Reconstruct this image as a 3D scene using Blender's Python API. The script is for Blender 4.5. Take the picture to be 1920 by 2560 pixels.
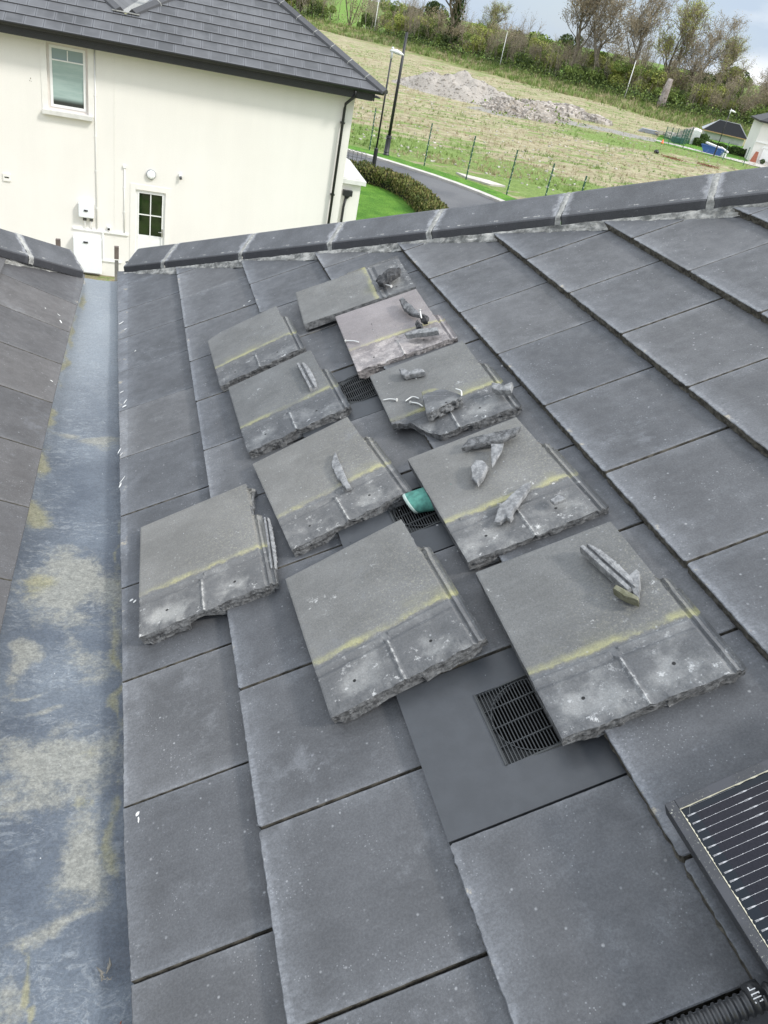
import bpy, bmesh, math, random
from mathutils import Vector, Matrix, noise
PI = math.pi
C = bpy.context.scene.collection
for o in list(bpy.data.objects): bpy.data.objects.remove(o)
sc = bpy.context.scene
# ------------------------------------------------------------------ camera
YAW, PIT, ROL = 0.37944909782856945, -0.5645417605420019, 0.21675771625171827
FPX = 1966.5624452113252
CAM = Vector((-0.009564, -0.751173, 1.578221))
def cam_axes():
    cy, sy, cp, sp = math.cos(YAW), math.sin(YAW), math.cos(PIT), math.sin(PIT)
    f = Vector((sy*cp, cy*cp, sp)); r = Vector((cy, -sy, 0)); u = r.cross(f)
    cr, sr = math.cos(ROL), math.sin(ROL)
    return r*cr+u*sr, -r*sr+u*cr, f
R_, U_, F_ = cam_axes()
cd = bpy.data.cameras.new('camera'); cam = bpy.data.objects.new('camera', cd); C.objects.link(cam)
cam.matrix_world = Matrix(((R_.x, U_.x, -F_.x, CAM.x), (R_.y, U_.y, -F_.y, CAM.y), (R_.z, U_.z, -F_.z, CAM.z), (0, 0, 0, 1)))
cd.sensor_fit = 'VERTICAL'; cd.sensor_height = 36; cd.lens = FPX/2560*36
cd.clip_start = 0.02; cd.clip_end = 5000
sc.camera = cam
sc.render.resolution_x = 768; sc.render.resolution_y = 1024
# ------------------------------------------------------------------ world + sun
SUN_EL, SUN_AZ = math.radians(47), math.radians(134)     # azimuth measured from +Y towards +X
w = bpy.data.worlds.new('World'); sc.world = w; w.use_nodes = True
nt = w.node_tree; nt.nodes.clear()
def N(t, ty, **k):
    n = t.nodes.new(ty)
    for a, b in k.items(): setattr(n, a, b)
    return n
wo = N(nt, 'ShaderNodeOutputWorld'); bg = N(nt, 'ShaderNodeBackground'); bg.inputs[1].default_value = 0.12
sky = N(nt, 'ShaderNodeTexSky', sky_type='NISHITA', sun_disc=False); sky.sun_elevation = SUN_EL; sky.sun_rotation = SUN_AZ
sky.air_density = 1.0; sky.dust_density = .6
tc = N(nt, 'ShaderNodeTexCoord'); mp = N(nt, 'ShaderNodeMapping'); mp.inputs['Scale'].default_value = (1.0, 1.0, 2.6)
mp.inputs['Location'].default_value = (0.3, 1.7, 0.2)
n1 = N(nt, 'ShaderNodeTexNoise'); n1.inputs['Scale'].default_value = 3.2; n1.inputs['Detail'].default_value = 9; n1.inputs['Roughness'].default_value = .55
n2 = N(nt, 'ShaderNodeTexNoise'); n2.inputs['Scale'].default_value = 3.1; n2.inputs['Detail'].default_value = 8
r1 = N(nt, 'ShaderNodeValToRGB'); r1.color_ramp.elements[0].position = .30; r1.color_ramp.elements[1].position = .50; r1.color_ramp.elements[0].color = (.8, .8, .8, 1)
r2 = N(nt, 'ShaderNodeValToRGB'); r2.color_ramp.elements[0].position = .42; r2.color_ramp.elements[1].position = .58
r2.color_ramp.elements[0].color = (3.6, 4.3, 5.2, 1); r2.color_ramp.elements[1].color = (7.4, 7.4, 7.4, 1)
mx = N(nt, 'ShaderNodeMix', data_type='RGBA')
L = nt.links.new
L(tc.outputs['Generated'], mp.inputs[0]); L(mp.outputs[0], n1.inputs[0]); L(mp.outputs[0], n2.inputs[0])
L(n1.outputs[0], r1.inputs[0]); L(n2.outputs[0], r2.inputs[0]); L(r1.outputs[0], mx.inputs['Factor'])
sx = N(nt, 'ShaderNodeSeparateXYZ'); mr = N(nt, 'ShaderNodeMapRange'); mr.inputs[1].default_value = .12; mr.inputs[2].default_value = .75; mr.inputs[3].default_value = 1; mr.inputs[4].default_value = 2.1
vs = N(nt, 'ShaderNodeVectorMath', operation='SCALE'); L(tc.outputs['Generated'], sx.inputs[0]); L(sx.outputs[2], mr.inputs[0]); L(r2.outputs[0], vs.inputs[0]); L(mr.outputs[0], vs.inputs['Scale'])
L(sky.outputs[0], mx.inputs['A']); L(vs.outputs[0], mx.inputs['B']); L(mx.outputs['Result'], bg.inputs[0]); L(bg.outputs[0], wo.inputs[0])
sl = bpy.data.lights.new('sun', 'SUN'); sl.energy = 2.2; sl.angle = math.radians(8); sl.color = (1, .96, .9)
so = bpy.data.objects.new('sun', sl); C.objects.link(so)
sd = Vector((math.sin(SUN_AZ)*math.cos(SUN_EL), math.cos(SUN_AZ)*math.cos(SUN_EL), math.sin(SUN_EL)))
so.rotation_euler = sd.to_track_quat('Z', 'Y').to_euler()
sc.view_settings.view_transform = 'Standard'; sc.view_settings.look = 'None'; sc.view_settings.exposure = 0.44; sc.view_settings.gamma = 1
# ------------------------------------------------------------------ helpers
def tag(o, label=None, cat=None, group=None, kind=None):
    if label: o['label'] = label
    if cat: o['category'] = cat
    if group: o['group'] = group
    if kind: o['kind'] = kind
    return o
def empty(name, loc=(0, 0, 0)):
    o = bpy.data.objects.new(name, None); C.objects.link(o); o.location = loc; o.empty_display_size = .1
    return o
class MB:
    """collects faces (world coordinates) with optional uv and material index"""
    def __init__(s): s.v = []; s.f = []; s.uv = []; s.mi = []; s.sm = []
    def add(s, vs, fs, uvs=None, mi=0, sm=False):
        b = len(s.v); s.v += [tuple(p) for p in vs]
        for k, f in enumerate(fs):
            s.f.append(tuple(b+i for i in f)); s.mi.append(mi if isinstance(mi, int) else mi[k]); s.sm.append(sm)
            s.uv += [(uvs[i] if uvs else (0, 0)) for i in f]
    def quad(s, a, b, c, d, mi=0, uv=None):
        s.add([a, b, c, d], [(0, 1, 2, 3)], uv, mi)
    def box(s, c, h, mi=0, ax=None, uv=False):
        ax = ax or (Vector((1, 0, 0)), Vector((0, 1, 0)), Vector((0, 0, 1))); c = Vector(c)
        v = [c+ax[0]*h[0]*i+ax[1]*h[1]*j+ax[2]*h[2]*k for k in (-1, 1) for j in (-1, 1) for i in (-1, 1)]
        s.add(v, [(0, 2, 3, 1), (4, 5, 7, 6), (0, 1, 5, 4), (2, 6, 7, 3), (0, 4, 6, 2), (1, 3, 7, 5)], None, mi)
    def tube(s, pts, rad, n=8, mi=0, sm=True, cap=True):
        pts = [Vector(p) for p in pts]; rings = []; b0 = []
        for i, p in enumerate(pts):
            d = (pts[min(i+1, len(pts)-1)]-pts[max(i-1, 0)]).normalized()
            a = Vector((0, 0, 1)) if abs(d.z) < .9 else Vector((1, 0, 0))
            x = d.cross(a).normalized(); y = d.cross(x)
            r = rad[i] if isinstance(rad, (list, tuple)) else rad
            b0 += [p+(x*math.cos(2*PI*k/n)+y*math.sin(2*PI*k/n))*r for k in range(n)]
        fs = [(i*n+k, i*n+(k+1) % n, (i+1)*n+(k+1) % n, (i+1)*n+k) for i in range(len(pts)-1) for k in range(n)]
        if cap: fs += [tuple(range(n))[::-1], tuple(range((len(pts)-1)*n, len(pts)*n))]
        s.add(b0, fs, None, mi, sm)
    def prism(s, poly, ext, mi=0):
        a = [Vector(p) for p in poly]; e = Vector(ext); n = len(a)
        s.add(a+[p+e for p in a], [tuple(range(n))[::-1], tuple(range(n, 2*n))]+[(i, (i+1) % n, n+(i+1) % n, n+i) for i in range(n)], None, mi)
    def build(s, name, mats, parent=None, loc=None):
        me = bpy.data.meshes.new(name)
        off = Vector(loc) if loc is not None else Vector((0, 0, 0))
        me.from_pydata([tuple(Vector(p)-off) for p in s.v], [], s.f)
        ul = me.uv_layers.new(name='UVMap')
        for i, u in enumerate(s.uv): ul.data[i].uv = u
        me.polygons.foreach_set('material_index', s.mi); me.polygons.foreach_set('use_smooth', s.sm)
        for m in (mats if isinstance(mats, (list, tuple)) else [mats]): me.materials.append(m)
        me.validate(); me.update()
        o = bpy.data.objects.new(name, me); C.objects.link(o); o.location = off
        if parent: o.parent = parent; o.location = off-parent.location
        return o
def fix_normals(o):
    bm = bmesh.new(); bm.from_mesh(o.data); bmesh.ops.recalc_face_normals(bm, faces=bm.faces); bm.to_mesh(o.data); bm.free(); return o
def nz(x, y=0, z=0): return noise.noise(Vector((x, y, z)))
# ------------------------------------------------------------------ materials
def mat(name, rough=.6, spec=.5, metal=0):
    m = bpy.data.materials.new(name); m.use_nodes = True; t = m.node_tree
    b = t.nodes['Principled BSDF']; b.inputs['Roughness'].default_value = rough; b.inputs['Metallic'].default_value = metal
    b.inputs['Specular IOR Level'].default_value = spec
    return m, t, b
class G:
    """small node helper"""
    def __init__(s, t): s.t = t; s.co = {}
    def coord(s, which='Object'):
        if which not in s.co: s.co[which] = N(s.t, 'ShaderNodeTexCoord').outputs[which]
        return s.co[which]
    def lk(s, a, b):
        if hasattr(a, 'links') or isinstance(a, bpy.types.NodeSocket): s.t.links.new(a, b)
        else: b.default_value = a
    def math(s, op, a, b=0, c=None, clamp=False):
        n = N(s.t, 'ShaderNodeMath', operation=op, use_clamp=clamp); s.lk(a, n.inputs[0]); s.lk(b, n.inputs[1])
        if c is not None: s.lk(c, n.inputs[2])
        return n.outputs[0]
    def noise(s, scale, detail=4, rough=.55, vec=None, dist=0, dim='3D'):
        n = N(s.t, 'ShaderNodeTexNoise', noise_dimensions=dim); n.inputs['Scale'].default_value = scale; n.inputs['Detail'].default_value = detail
        n.inputs['Roughness'].default_value = rough; n.inputs['Distortion'].default_value = dist
        s.lk(vec if vec is not None else s.coord(), n.inputs['Vector']); return n.outputs[0]
    def vor(s, scale, vec=None, out='Distance', rnd=1):
        n = N(s.t, 'ShaderNodeTexVoronoi'); n.inputs['Scale'].default_value = scale; n.inputs['Randomness'].default_value = rnd
        s.lk(vec if vec is not None else s.coord(), n.inputs['Vector']); return n.outputs[out]
    def map(s, vec, scale=(1, 1, 1), loc=(0, 0, 0)):
        n = N(s.t, 'ShaderNodeMapping'); s.lk(vec, n.inputs[0]); n.inputs['Scale'].default_value = scale; n.inputs['Location'].default_value = loc; return n.outputs[0]
    def step(s, v, lo, hi, a=0, b=1):
        n = N(s.t, 'ShaderNodeMapRange', clamp=True, interpolation_type='SMOOTHSTEP'); s.lk(v, n.inputs[0])
        for i, q in zip((1, 2, 3, 4), (lo, hi, a, b)): s.lk(q, n.inputs[i])
        return n.outputs[0]
    def mix(s, f, a, b, mode='MIX'):
        n = N(s.t, 'ShaderNodeMix', data_type='RGBA', blend_type=mode); s.lk(f, n.inputs['Factor'])
        for q, i in ((a, 'A'), (b, 'B')):
            if isinstance(q, tuple): n.inputs[i].default_value = (*q, 1) if len(q) == 3 else q
            else: s.lk(q, n.inputs[i])
        return n.outputs['Result']
    def mul(s, col, f):
        n = N(s.t, 'ShaderNodeVectorMath', operation='SCALE'); s.lk(col, n.inputs[0]); s.lk(f, n.inputs['Scale']); return n.outputs[0]
    def xyz(s, v):
        n = N(s.t, 'ShaderNodeSeparateXYZ'); s.lk(v, n.inputs[0]); return n.outputs
    def bump(s, h, strength=.3, dist=.002, nrm=None):
        n = N(s.t, 'ShaderNodeBump'); n.inputs['Strength'].default_value = strength; n.inputs['Distance'].default_value = dist
        s.lk(h, n.inputs['Height'])
        if nrm: s.lk(nrm, n.inputs['Normal'])
        return n.outputs[0]
    def rnd(s): return N(s.t, 'ShaderNodeObjectInfo').outputs['Random']
    def attr(s, name): return N(s.t, 'ShaderNodeAttribute', attribute_name=name).outputs
def simple(name, col, rough=.6, spec=.5, metal=0, var=.12, sc_=8, bump=0, bd=.002):
    m, t, b = mat(name, rough, spec, metal); g = G(t)
    n = g.noise(sc_, 5); f = g.step(n, .3, .7, 1-var, 1+var)
    t.links.new(g.mul(g.mix(0.0, col, col), f), b.inputs['Base Color'])
    if bump: t.links.new(g.bump(g.noise(sc_*6, 6), bump, bd), b.inputs['Normal'])
    return m
M = {}
def tile_material(name, base, edge, loose=False, purple=False):
    m, t, b = mat(name, .62, .42); g = G(t); uv = g.coord('UV'); x, y, _ = g.xyz(uv); rn = g.rnd()
    ob = g.coord('Object')
    off = N(t, 'ShaderNodeVectorMath', operation='ADD'); g.lk(ob, off.inputs[0]); cmb = N(t, 'ShaderNodeCombineXYZ')
    g.lk(g.math('MULTIPLY', rn, 37.), cmb.inputs[0]); g.lk(g.math('MULTIPLY', rn, 91.), cmb.inputs[2]); t.links.new(cmb.outputs[0], off.inputs[1])
    P = off.outputs[0]
    big = g.noise(5.5, 4, .55, P); mid = g.noise(26, 5, .6, P); fine = g.noise(230, 3, .8, P); strk = g.noise(40, 4, .6, g.map(P, (.35, 1.6, .35)))
    col = g.mix(g.step(big, .35, .68), base, tuple(c*1.28 for c in base))
    col = g.mix(g.step(strk, .46, .74, 0, .20 if loose else .26), col, tuple(c*1.6 for c in base)); cloud = g.math('MULTIPLY', g.step(g.noise(9, 7, .72, P), .53, .70), g.step(g.noise(2.6, 3, .5, P), .45, .62)); col = g.mix(g.math('MULTIPLY', cloud, .45), col, (.185, .192, .205))
    if not loose:
        w = .375
        du = g.math('MINIMUM', x, g.math('SUBTRACT', w, x)); wob = g.math('MULTIPLY', g.math('SUBTRACT', mid, .5), .045)
        e1 = g.math('MAXIMUM', g.math('MULTIPLY', g.step(g.math('ADD', du, g.math('MULTIPLY', wob, .35)), .003, .016, 1, 0), 1.0), g.math('MULTIPLY', g.step(g.math('ADD', du, wob), .0, .05, 1, 0), .45))
        e2 = g.math('MAXIMUM', g.math('MULTIPLY', g.step(g.math('ADD', y, g.math('MULTIPLY', wob, .5)), .006, .026, 1, 0), .95), g.math('MULTIPLY', g.step(g.math('ADD', y, wob), .0, .085, 1, 0), .5))
        e3 = g.step(g.math('ADD', g.math('SUBTRACT', .362, y), wob), .0, .06, 1, 0)
        e = g.math('MAXIMUM', g.math('MAXIMUM', g.math('MULTIPLY', e1, .6), e2), g.math('MULTIPLY', e3, .6))
        e = g.math('MULTIPLY', e, g.step(g.noise(7, 4, .6, P), .32, .58, .30, 1))
        grain = g.step(g.noise(160, 3, .6, g.map(P, (.3, 1, 1))), .35, .65, .55, 1)
        col = g.mix(g.math('MULTIPLY', g.math('MULTIPLY', e, grain), .72), col, edge)
        # buff mortar stain along the tail edge
        st = g.math('MULTIPLY', g.step(y, .006, .016, 1, 0), g.step(g.noise(14, 6, .75, P), .6, .66))
        col = g.mix(g.math('MULTIPLY', st, .8), col, (.36, .32, .25))
        cl = g.step(g.noise(3.2, 2, .5, P), .45, .7)
        blot = g.math('MULTIPLY', g.step(g.noise(70, 6, .7, P), .6, .72), cl)
        col = g.mix(g.math('MULTIPLY', blot, .4), col, (.30, .31, .34))
    else:
        Vy = .335
        wobb = g.math('MULTIPLY', g.math('SUBTRACT', g.noise(30, 5, .7, P), .5), .02)
        yy = g.math('ADD', y, wobb)
        head = g.step(yy, Vy-.001, Vy+.007)
        pc_ = 0
        for cx in (.085, .262):
            ddx = g.math('DIVIDE', g.math('SUBTRACT', x, cx), .062); ddy = g.math('DIVIDE', g.math('SUBTRACT', y, .437), .040)
            e_ = g.step(g.math('SQRT', g.math('ADD', g.math('MULTIPLY', ddx, ddx), g.math('MULTIPLY', ddy, ddy))), .35, 1.25, 1, 0); pc_ = e_ if pc_ == 0 else g.math('MAXIMUM', pc_, e_)
        hc = g.mix(g.step(g.math('ADD', g.math('MULTIPLY', pc_, .16), g.noise(11, 6, .62, P)), .48, .80), (.098, .100, .103), (.235, .236, .230))
        hc = g.mix(g.math('MULTIPLY', g.step(y, Vy+.04, Vy+.01), .4), hc, (.16, .165, .17))
        if purple: hc = g.mix(.75, hc, g.mix(g.step(g.noise(13, 6, .7, P), .4, .66), (.165, .150, .155), (.40, .37, .365)))
        col = g.mix(head, col, hc)
        # worn sandy speckle on the weathered face near the right and the lap line
        sp = g.math('MULTIPLY', g.step(g.noise(150, 4, .75, P), .5, .68), g.step(g.math('ADD', g.math('MULTIPLY', x, 1.3), g.math('MULTIPLY', y, .9)), .15, .72))
        col = g.mix(g.math('MULTIPLY', g.math('MULTIPLY', sp, .55), g.math('SUBTRACT', 1, head)), col, (.30, .29, .235))
        # algae line
        ya = g.math('MULTIPLY', g.step(yy, Vy-.024, Vy-.003), g.step(yy, Vy-.001, Vy+.004, 1, 0))
        ya = g.math('MULTIPLY', ya, g.step(g.noise(8, 5, .7, P), .36, .60, .14, 1))
        halo = g.math('MULTIPLY', g.step(yy, Vy-.07, Vy-.01), g.step(yy, Vy, Vy+.01, 1, 0)); halo = g.math('MULTIPLY', halo, g.step(g.noise(8, 3, .5, P), .48, .75))
        col = g.mix(g.math('MULTIPLY', halo, .42), col, (.26, .25, .14))
        col = g.mix(g.math('MULTIPLY', ya, .52), col, (.40, .385, .17))
        lime = g.math('MULTIPLY', g.step(g.noise(38, 7, .75, P), .585, .66), g.math('MAXIMUM', g.math('MULTIPLY', head, g.step(y, .40, .47, .45, 1)), g.step(g.noise(4, 2, .5, P), .58, .7)))
        col = g.mix(g.math('MULTIPLY', lime, .75), col, (.55, .55, .54))
        # nail holes stained
        for hx in (.075, .265):
            dx = g.math('SUBTRACT', x, hx); dy = g.math('SUBTRACT', y, .425); d = g.math('SQRT', g.math('ADD', g.math('MULTIPLY', dx, dx), g.math('MULTIPLY', dy, dy)))
            col = g.mix(g.step(d, .003, .0048, 1, 0), col, (.012, .012, .012))
        # ribs rubbed white
        rb = g.math('MULTIPLY', g.step(g.math('ABSOLUTE', g.math('SUBTRACT', x, .178)), .001, .006, 1, 0), g.step(yy, Vy+.03, Vy+.045))
        col = g.mix(g.math('MULTIPLY', rb, g.step(g.noise(60, 4, .7, P), .42, .6, .1, .75)), col, (.42, .42, .41))
    v = g.vor(52, P); spot = g.math('MULTIPLY', g.step(v, .03, .20, 1, 0), g.step(g.noise(20, 3, .6, P), .50, .64))
    col = g.mix(g.math('MULTIPLY', spot, .6), col, (.36, .37, .38))
    v3 = g.vor(130, P); sp3 = g.math('MULTIPLY', g.step(v3, .10, .22, 1, 0), g.step(g.noise(11, 4, .65, P), .50, .60)); col = g.mix(g.math('MULTIPLY', sp3, .5), col, (.30, .31, .32))
    v2 = g.vor(17, P); spot2 = g.math('MULTIPLY', g.step(v2, .015, .075, 1, 0), g.step(g.noise(5, 2, .5, P), .5, .62))
    col = g.mix(g.math('MULTIPLY', spot2, .55), col, (.38, .38, .38))
    fz = g.step(fine, .3, .7, .84 if loose else .82, 1.16 if loose else 1.18); col = g.mul(col, fz)
    tint = g.mix(rn, (.84, .86, .89), (1.16, 1.14, 1.11)); col = g.mix(1.0, col, tint, 'MULTIPLY')
    t.links.new(col, b.inputs['Base Color'])
    t.links.new(g.step(mid, .3, .7, .50 if not loose else .68, .70 if not loose else .9), b.inputs['Roughness'])
    t.links.new(g.bump(g.math('ADD', fine, g.math('MULTIPLY', mid, .8)), .35 if not loose else .7, .0012), b.inputs['Normal'])
    return m
M['tile'] = tile_material('weathered_grey_concrete_tile', (.068, .070, .0745), (.235, .246, .265))
M['tile_brown'] = tile_material('brownish_grey_concrete_tile', (.066, .063, .063), (.15, .15, .152))
M['loose'] = tile_material('lifted_tile_concrete', (.122, .122, .118), (.3, .3, .3), True)
M['loose_purple'] = tile_material('purplish_tile_concrete', (.165, .152, .156), (.3, .3, .3), True, True)
def rough_edge(name, a, b_, c_, sc_=90):
    m, t, b = mat(name, .95, .2); g = G(t); P = g.coord('Object')
    col = g.mix(g.step(g.noise(sc_*.35, 5, .7), .35, .65), a, b_)
    col = g.mix(g.step(g.noise(sc_, 6, .75), .60, .72, 0, .8), col, c_)
    t.links.new(col, b.inputs['Base Color'])
    t.links.new(g.bump(g.noise(sc_*2.2, 6, .75), .8, .0025 if sc_ > 20 else .3), b.inputs['Normal'])
    return m
M['tile_edge'] = rough_edge('mossy_tile_edge', (.050, .046, .039), (.150, .140, .118), (.28, .27, .23), 130)
M['broken'] = rough_edge('broken_concrete', (.065, .066, .068), (.19, .194, .198), (.50, .50, .49), 150)
M['broken_pink'] = rough_edge('broken_pinkish_concrete', (.13, .12, .12), (.33, .31, .305), (.60, .58, .56), 130)
M['broken_dark'] = rough_edge('broken_concrete_dark', (.035, .036, .038), (.09, .09, .092), (.25, .25, .25), 110)
M['frag_light'] = rough_edge('pale_fragment', (.15, .153, .157), (.30, .303, .305), (.5, .5, .5), 150)
M['frag_green'] = rough_edge('mossy_fragment', (.12, .12, .075), (.22, .215, .16), (.35, .34, .28), 120)
M['mortar'] = rough_edge('hip_mortar', (.20, .20, .19), (.40, .40, .38), (.58, .58, .56), 60)
M['mortar_dark'] = rough_edge('bedding_mortar', (.13, .132, .127), (.42, .415, .39), (.60, .60, .58), 60)
# hip capping
def hip_mat():
    m, t, b = mat('hip_tile_concrete', .55, .5); g = G(t); x, y, _ = g.xyz(g.coord('UV')); ob = g.coord('Object')
    col = g.mix(g.step(g.noise(6, 5, .6), .35, .7), (.048, .050, .055), (.082, .085, .092))
    col = g.mix(g.step(g.noise(60, 6, .75), .63, .7, 0, .5), col, (.3, .3, .32))
    # lime dashes along the arris (v about 0), and pale smears near the ends (u near 0 or 1)
    d = g.math('MULTIPLY', g.step(g.math('ABSOLUTE', g.math('SUBTRACT', y, .018)), .0008, .0040, 1, 0), g.step(g.noise(16, 5, .85), .52, .60))
    col = g.mix(g.math('MULTIPLY', d, .6), col, (.46, .45, .42))
    e = g.step(g.math('ADD', g.math('MINIMUM', x, g.math('SUBTRACT', 1, x)), g.math('MULTIPLY', g.math('SUBTRACT', g.noise(22, 5, .7), .5), .18)), 0, .055, 1, 0)
    col = g.mix(g.math('MULTIPLY', e, .55), col, (.34, .345, .36))
    col = g.mix(g.step(y, .0035, .0075, .85, 0), col, g.mix(g.noise(30, 5, .7), (.018, .018, .021), (.040, .041, .046)))  # leg face below the arris: its shade is painted in as darker colour
    wsp = g.math('MULTIPLY', g.step(g.noise(38, 5, .8), .66, .69), g.step(g.noise(3, 2), .5, .6))
    col = g.mix(g.math('MULTIPLY', wsp, .7), col, (.55, .55, .56))
    col = g.mul(col, g.step(g.noise(200, 4, .75), .3, .7, .75, 1.25)); col = g.mul(col, g.mix(g.rnd(), (.85, .85, .85), (1.15, 1.15, 1.15)))
    t.links.new(col, b.inputs['Base Color']); t.links.new(g.bump(g.noise(200, 4, .7), .5, .0015), b.inputs['Normal'])
    return m
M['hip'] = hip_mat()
M['vent_plastic'] = simple('dark_vent_plastic', (.046, .050, .056), .46, .45, 0, .08, 25, .35, .0008)
M['grille'] = simple('black_grille_plastic', (.040, .043, .044), .5, .4)
M['void'] = simple('vent_void_black', (.004, .004, .004), .9, .1)
M['nail'] = simple('galvanised_nail', (.62, .62, .6), .5, .5, .35)
M['teal'] = simple('teal_woven_sheet', (.072, .205, .17), .9, .2, 0, .25, 60, .5, .002)
M['teal_hem'] = simple('pale_sheet_edge', (.45, .55, .5), .8, .2)
# ------------------------------------------------------------------ main roof geometry
TH = 0.5111255708351394; GA = .34914; G0 = .29883; W = .375; TT = .026989
cT, sT = math.cos(TH), math.sin(TH)
def Rp(s, y, h=0): return Vector((s*cT-h*sT, y, s*sT+h*cT))
nR = Vector((-sT, 0, cT))
TL = math.radians(27); XL = -.3; ZL = .025-.027
def Lp(s, y, h=0): return Vector((XL-s*math.cos(TL)+h*math.sin(TL), y, ZL+s*math.sin(TL)+h*math.cos(TL)))
def resample(poly, step):
    out = []; n = len(poly); eid = []
    for i in range(n):
        a, b = Vector(poly[i]), Vector(poly[(i+1) % n]); k = max(1, int(round((b-a).length/step)))
        for j in range(k): out.append(a+(b-a)*j/k); eid.append(i)
    return out, eid
def inset(pts, d):
    n = len(pts); r = []
    for i in range(n):
        a = pts[i-1]; c = pts[(i+1) % n]; t_ = (c-a)
        if t_.length < 1e-9: t_ = Vector((1, 0))
        t_.normalize(); r.append(pts[i]+Vector((-t_.y, t_.x))*d)
    return r
def area(p): return sum(p[i][0]*p[(i+1) % len(p)][1]-p[(i+1) % len(p)][0]*p[i][1] for i in range(len(p)))/2
def slab(mb, poly, top, frame, thick=.024, bev=.002, step=.015, rough=.0006, erough=None, uvf=None, mt=0, ms=1, seed=0, lay=3, undercut=0, tz=None):
    """solid tile-like slab from a 2D outline; frame(a,b,h)->world; top(a,b)->h"""
    if area(poly) < 0: poly = poly[::-1]; erough = erough[::-1] if erough else None
    pts, eid = resample(poly, step); n = len(pts)
    er = lambda i: (erough[eid[i]] if erough else rough)
    base = []
    nrm = inset(pts, 1.0)
    for i in range(n):
        d = (pts[i]-nrm[i]); a = er(i)
        base.append(pts[i]+d*a*nz(pts[i].x*90+seed*7, pts[i].y*90, seed)*1.6)
    inn = inset(base, bev)
    rings = [[(p, top(p.x, p.y)) for p in inn], [(p, top(p.x, p.y)-bev) for p in base]]
    for k in range(1, lay+1):
        fr = k/lay; rr = []
        for i, p in enumerate(base):
            a = er(i); d = pts[i]-nrm[i]
            o = a*2.2*nz(p.x*70+k*3.3, p.y*70, seed+k*1.7)-undercut*fr*a*1.5
            th_ = thick if tz is None else tz(p.x, p.y)
            zz = top(p.x, p.y)-bev-(th_-bev)*fr + (a*1.5*nz(p.x*60, p.y*60, k*9.1+seed) if k < lay else 0)
            rr.append((p+d*o, zz))
        rings.append(rr)
    V = []; UV = []
    for rg in rings:
        for p, h in rg: V.append(frame(p.x, p.y, h)); UV.append(uvf(p.x, p.y) if uvf else (p.x, p.y))
    F = [tuple(range(n))]; MI = [mt]
    for k in range(len(rings)-1):
        for i in range(n):
            j = (i+1) % n; F.append(((k+1)*n+i, (k+1)*n+j, k*n+j, k*n+i)); MI.append(mt if k == 0 else ms)
    F.append(tuple(range((len(rings)-1)*n, len(rings)*n))[::-1]); MI.append(ms)
    mb.add(V, F, UV, MI)
def clip(poly, a, b):
    """keep the side to the left of a->b"""
    a = Vector(a); b = Vector(b); d = b-a; out = []
    side = lambda p: d.x*(p.y-a.y)-d.y*(p.x-a.x)
    for i in range(len(poly)):
        p, q = Vector(poly[i]), Vector(poly[(i+1) % len(poly)]); sp_, sq = side(p), side(q)
        if sp_ >= 0: out.append(p)
        if sp_*sq < 0: out.append(p+(q-p)*(sp_/(sp_-sq)))
    return out
LINE = lambda k: 0 if k == 0 else G0+(k-1)*GA
HIPS0, HIPY0, HIPM = 0, 3.925, -.904          # near edge of the hip bedding on the slope
hipy = lambda s: HIPY0+HIPM*s
EDGE = [(-1.3, .03), (-.6, .03), (0, .02), (.374, .004), (.75, -.001), (1.5, -.011), (2.65, -.032), (3.9, -.05), (5, -.055)]
def edge_s(y):
    for (a, b), (c, d) in zip(EDGE, EDGE[1:]):
        if y <= c: return b+(d-b)*(y-a)/(c-a)
    return EDGE[-1][1]
roof = tag(empty('tiled_roof', Rp(1.2, 1.2, -.05)), 'large dark grey concrete tiled roof slope right of the valley gutter with lifted tiles lying on it', 'roof')
VENT = {(2, 0), (2, 2), (2, 4)}
rnd = random.Random(4)
cells = []
for k in range(0, 9):
    for j in range(-4, 14):
        off = .5 if k % 2 else 0
        y0 = (j+off)*W; y1 = y0+W
        s0 = LINE(k); s1 = s0+GA+.06 if k else G0+.06
        vis_s = LINE(k+1)
        if y0 > hipy(s0)+.05: continue
        cells.append((k, j, s0, s1, y0, y1))
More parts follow.
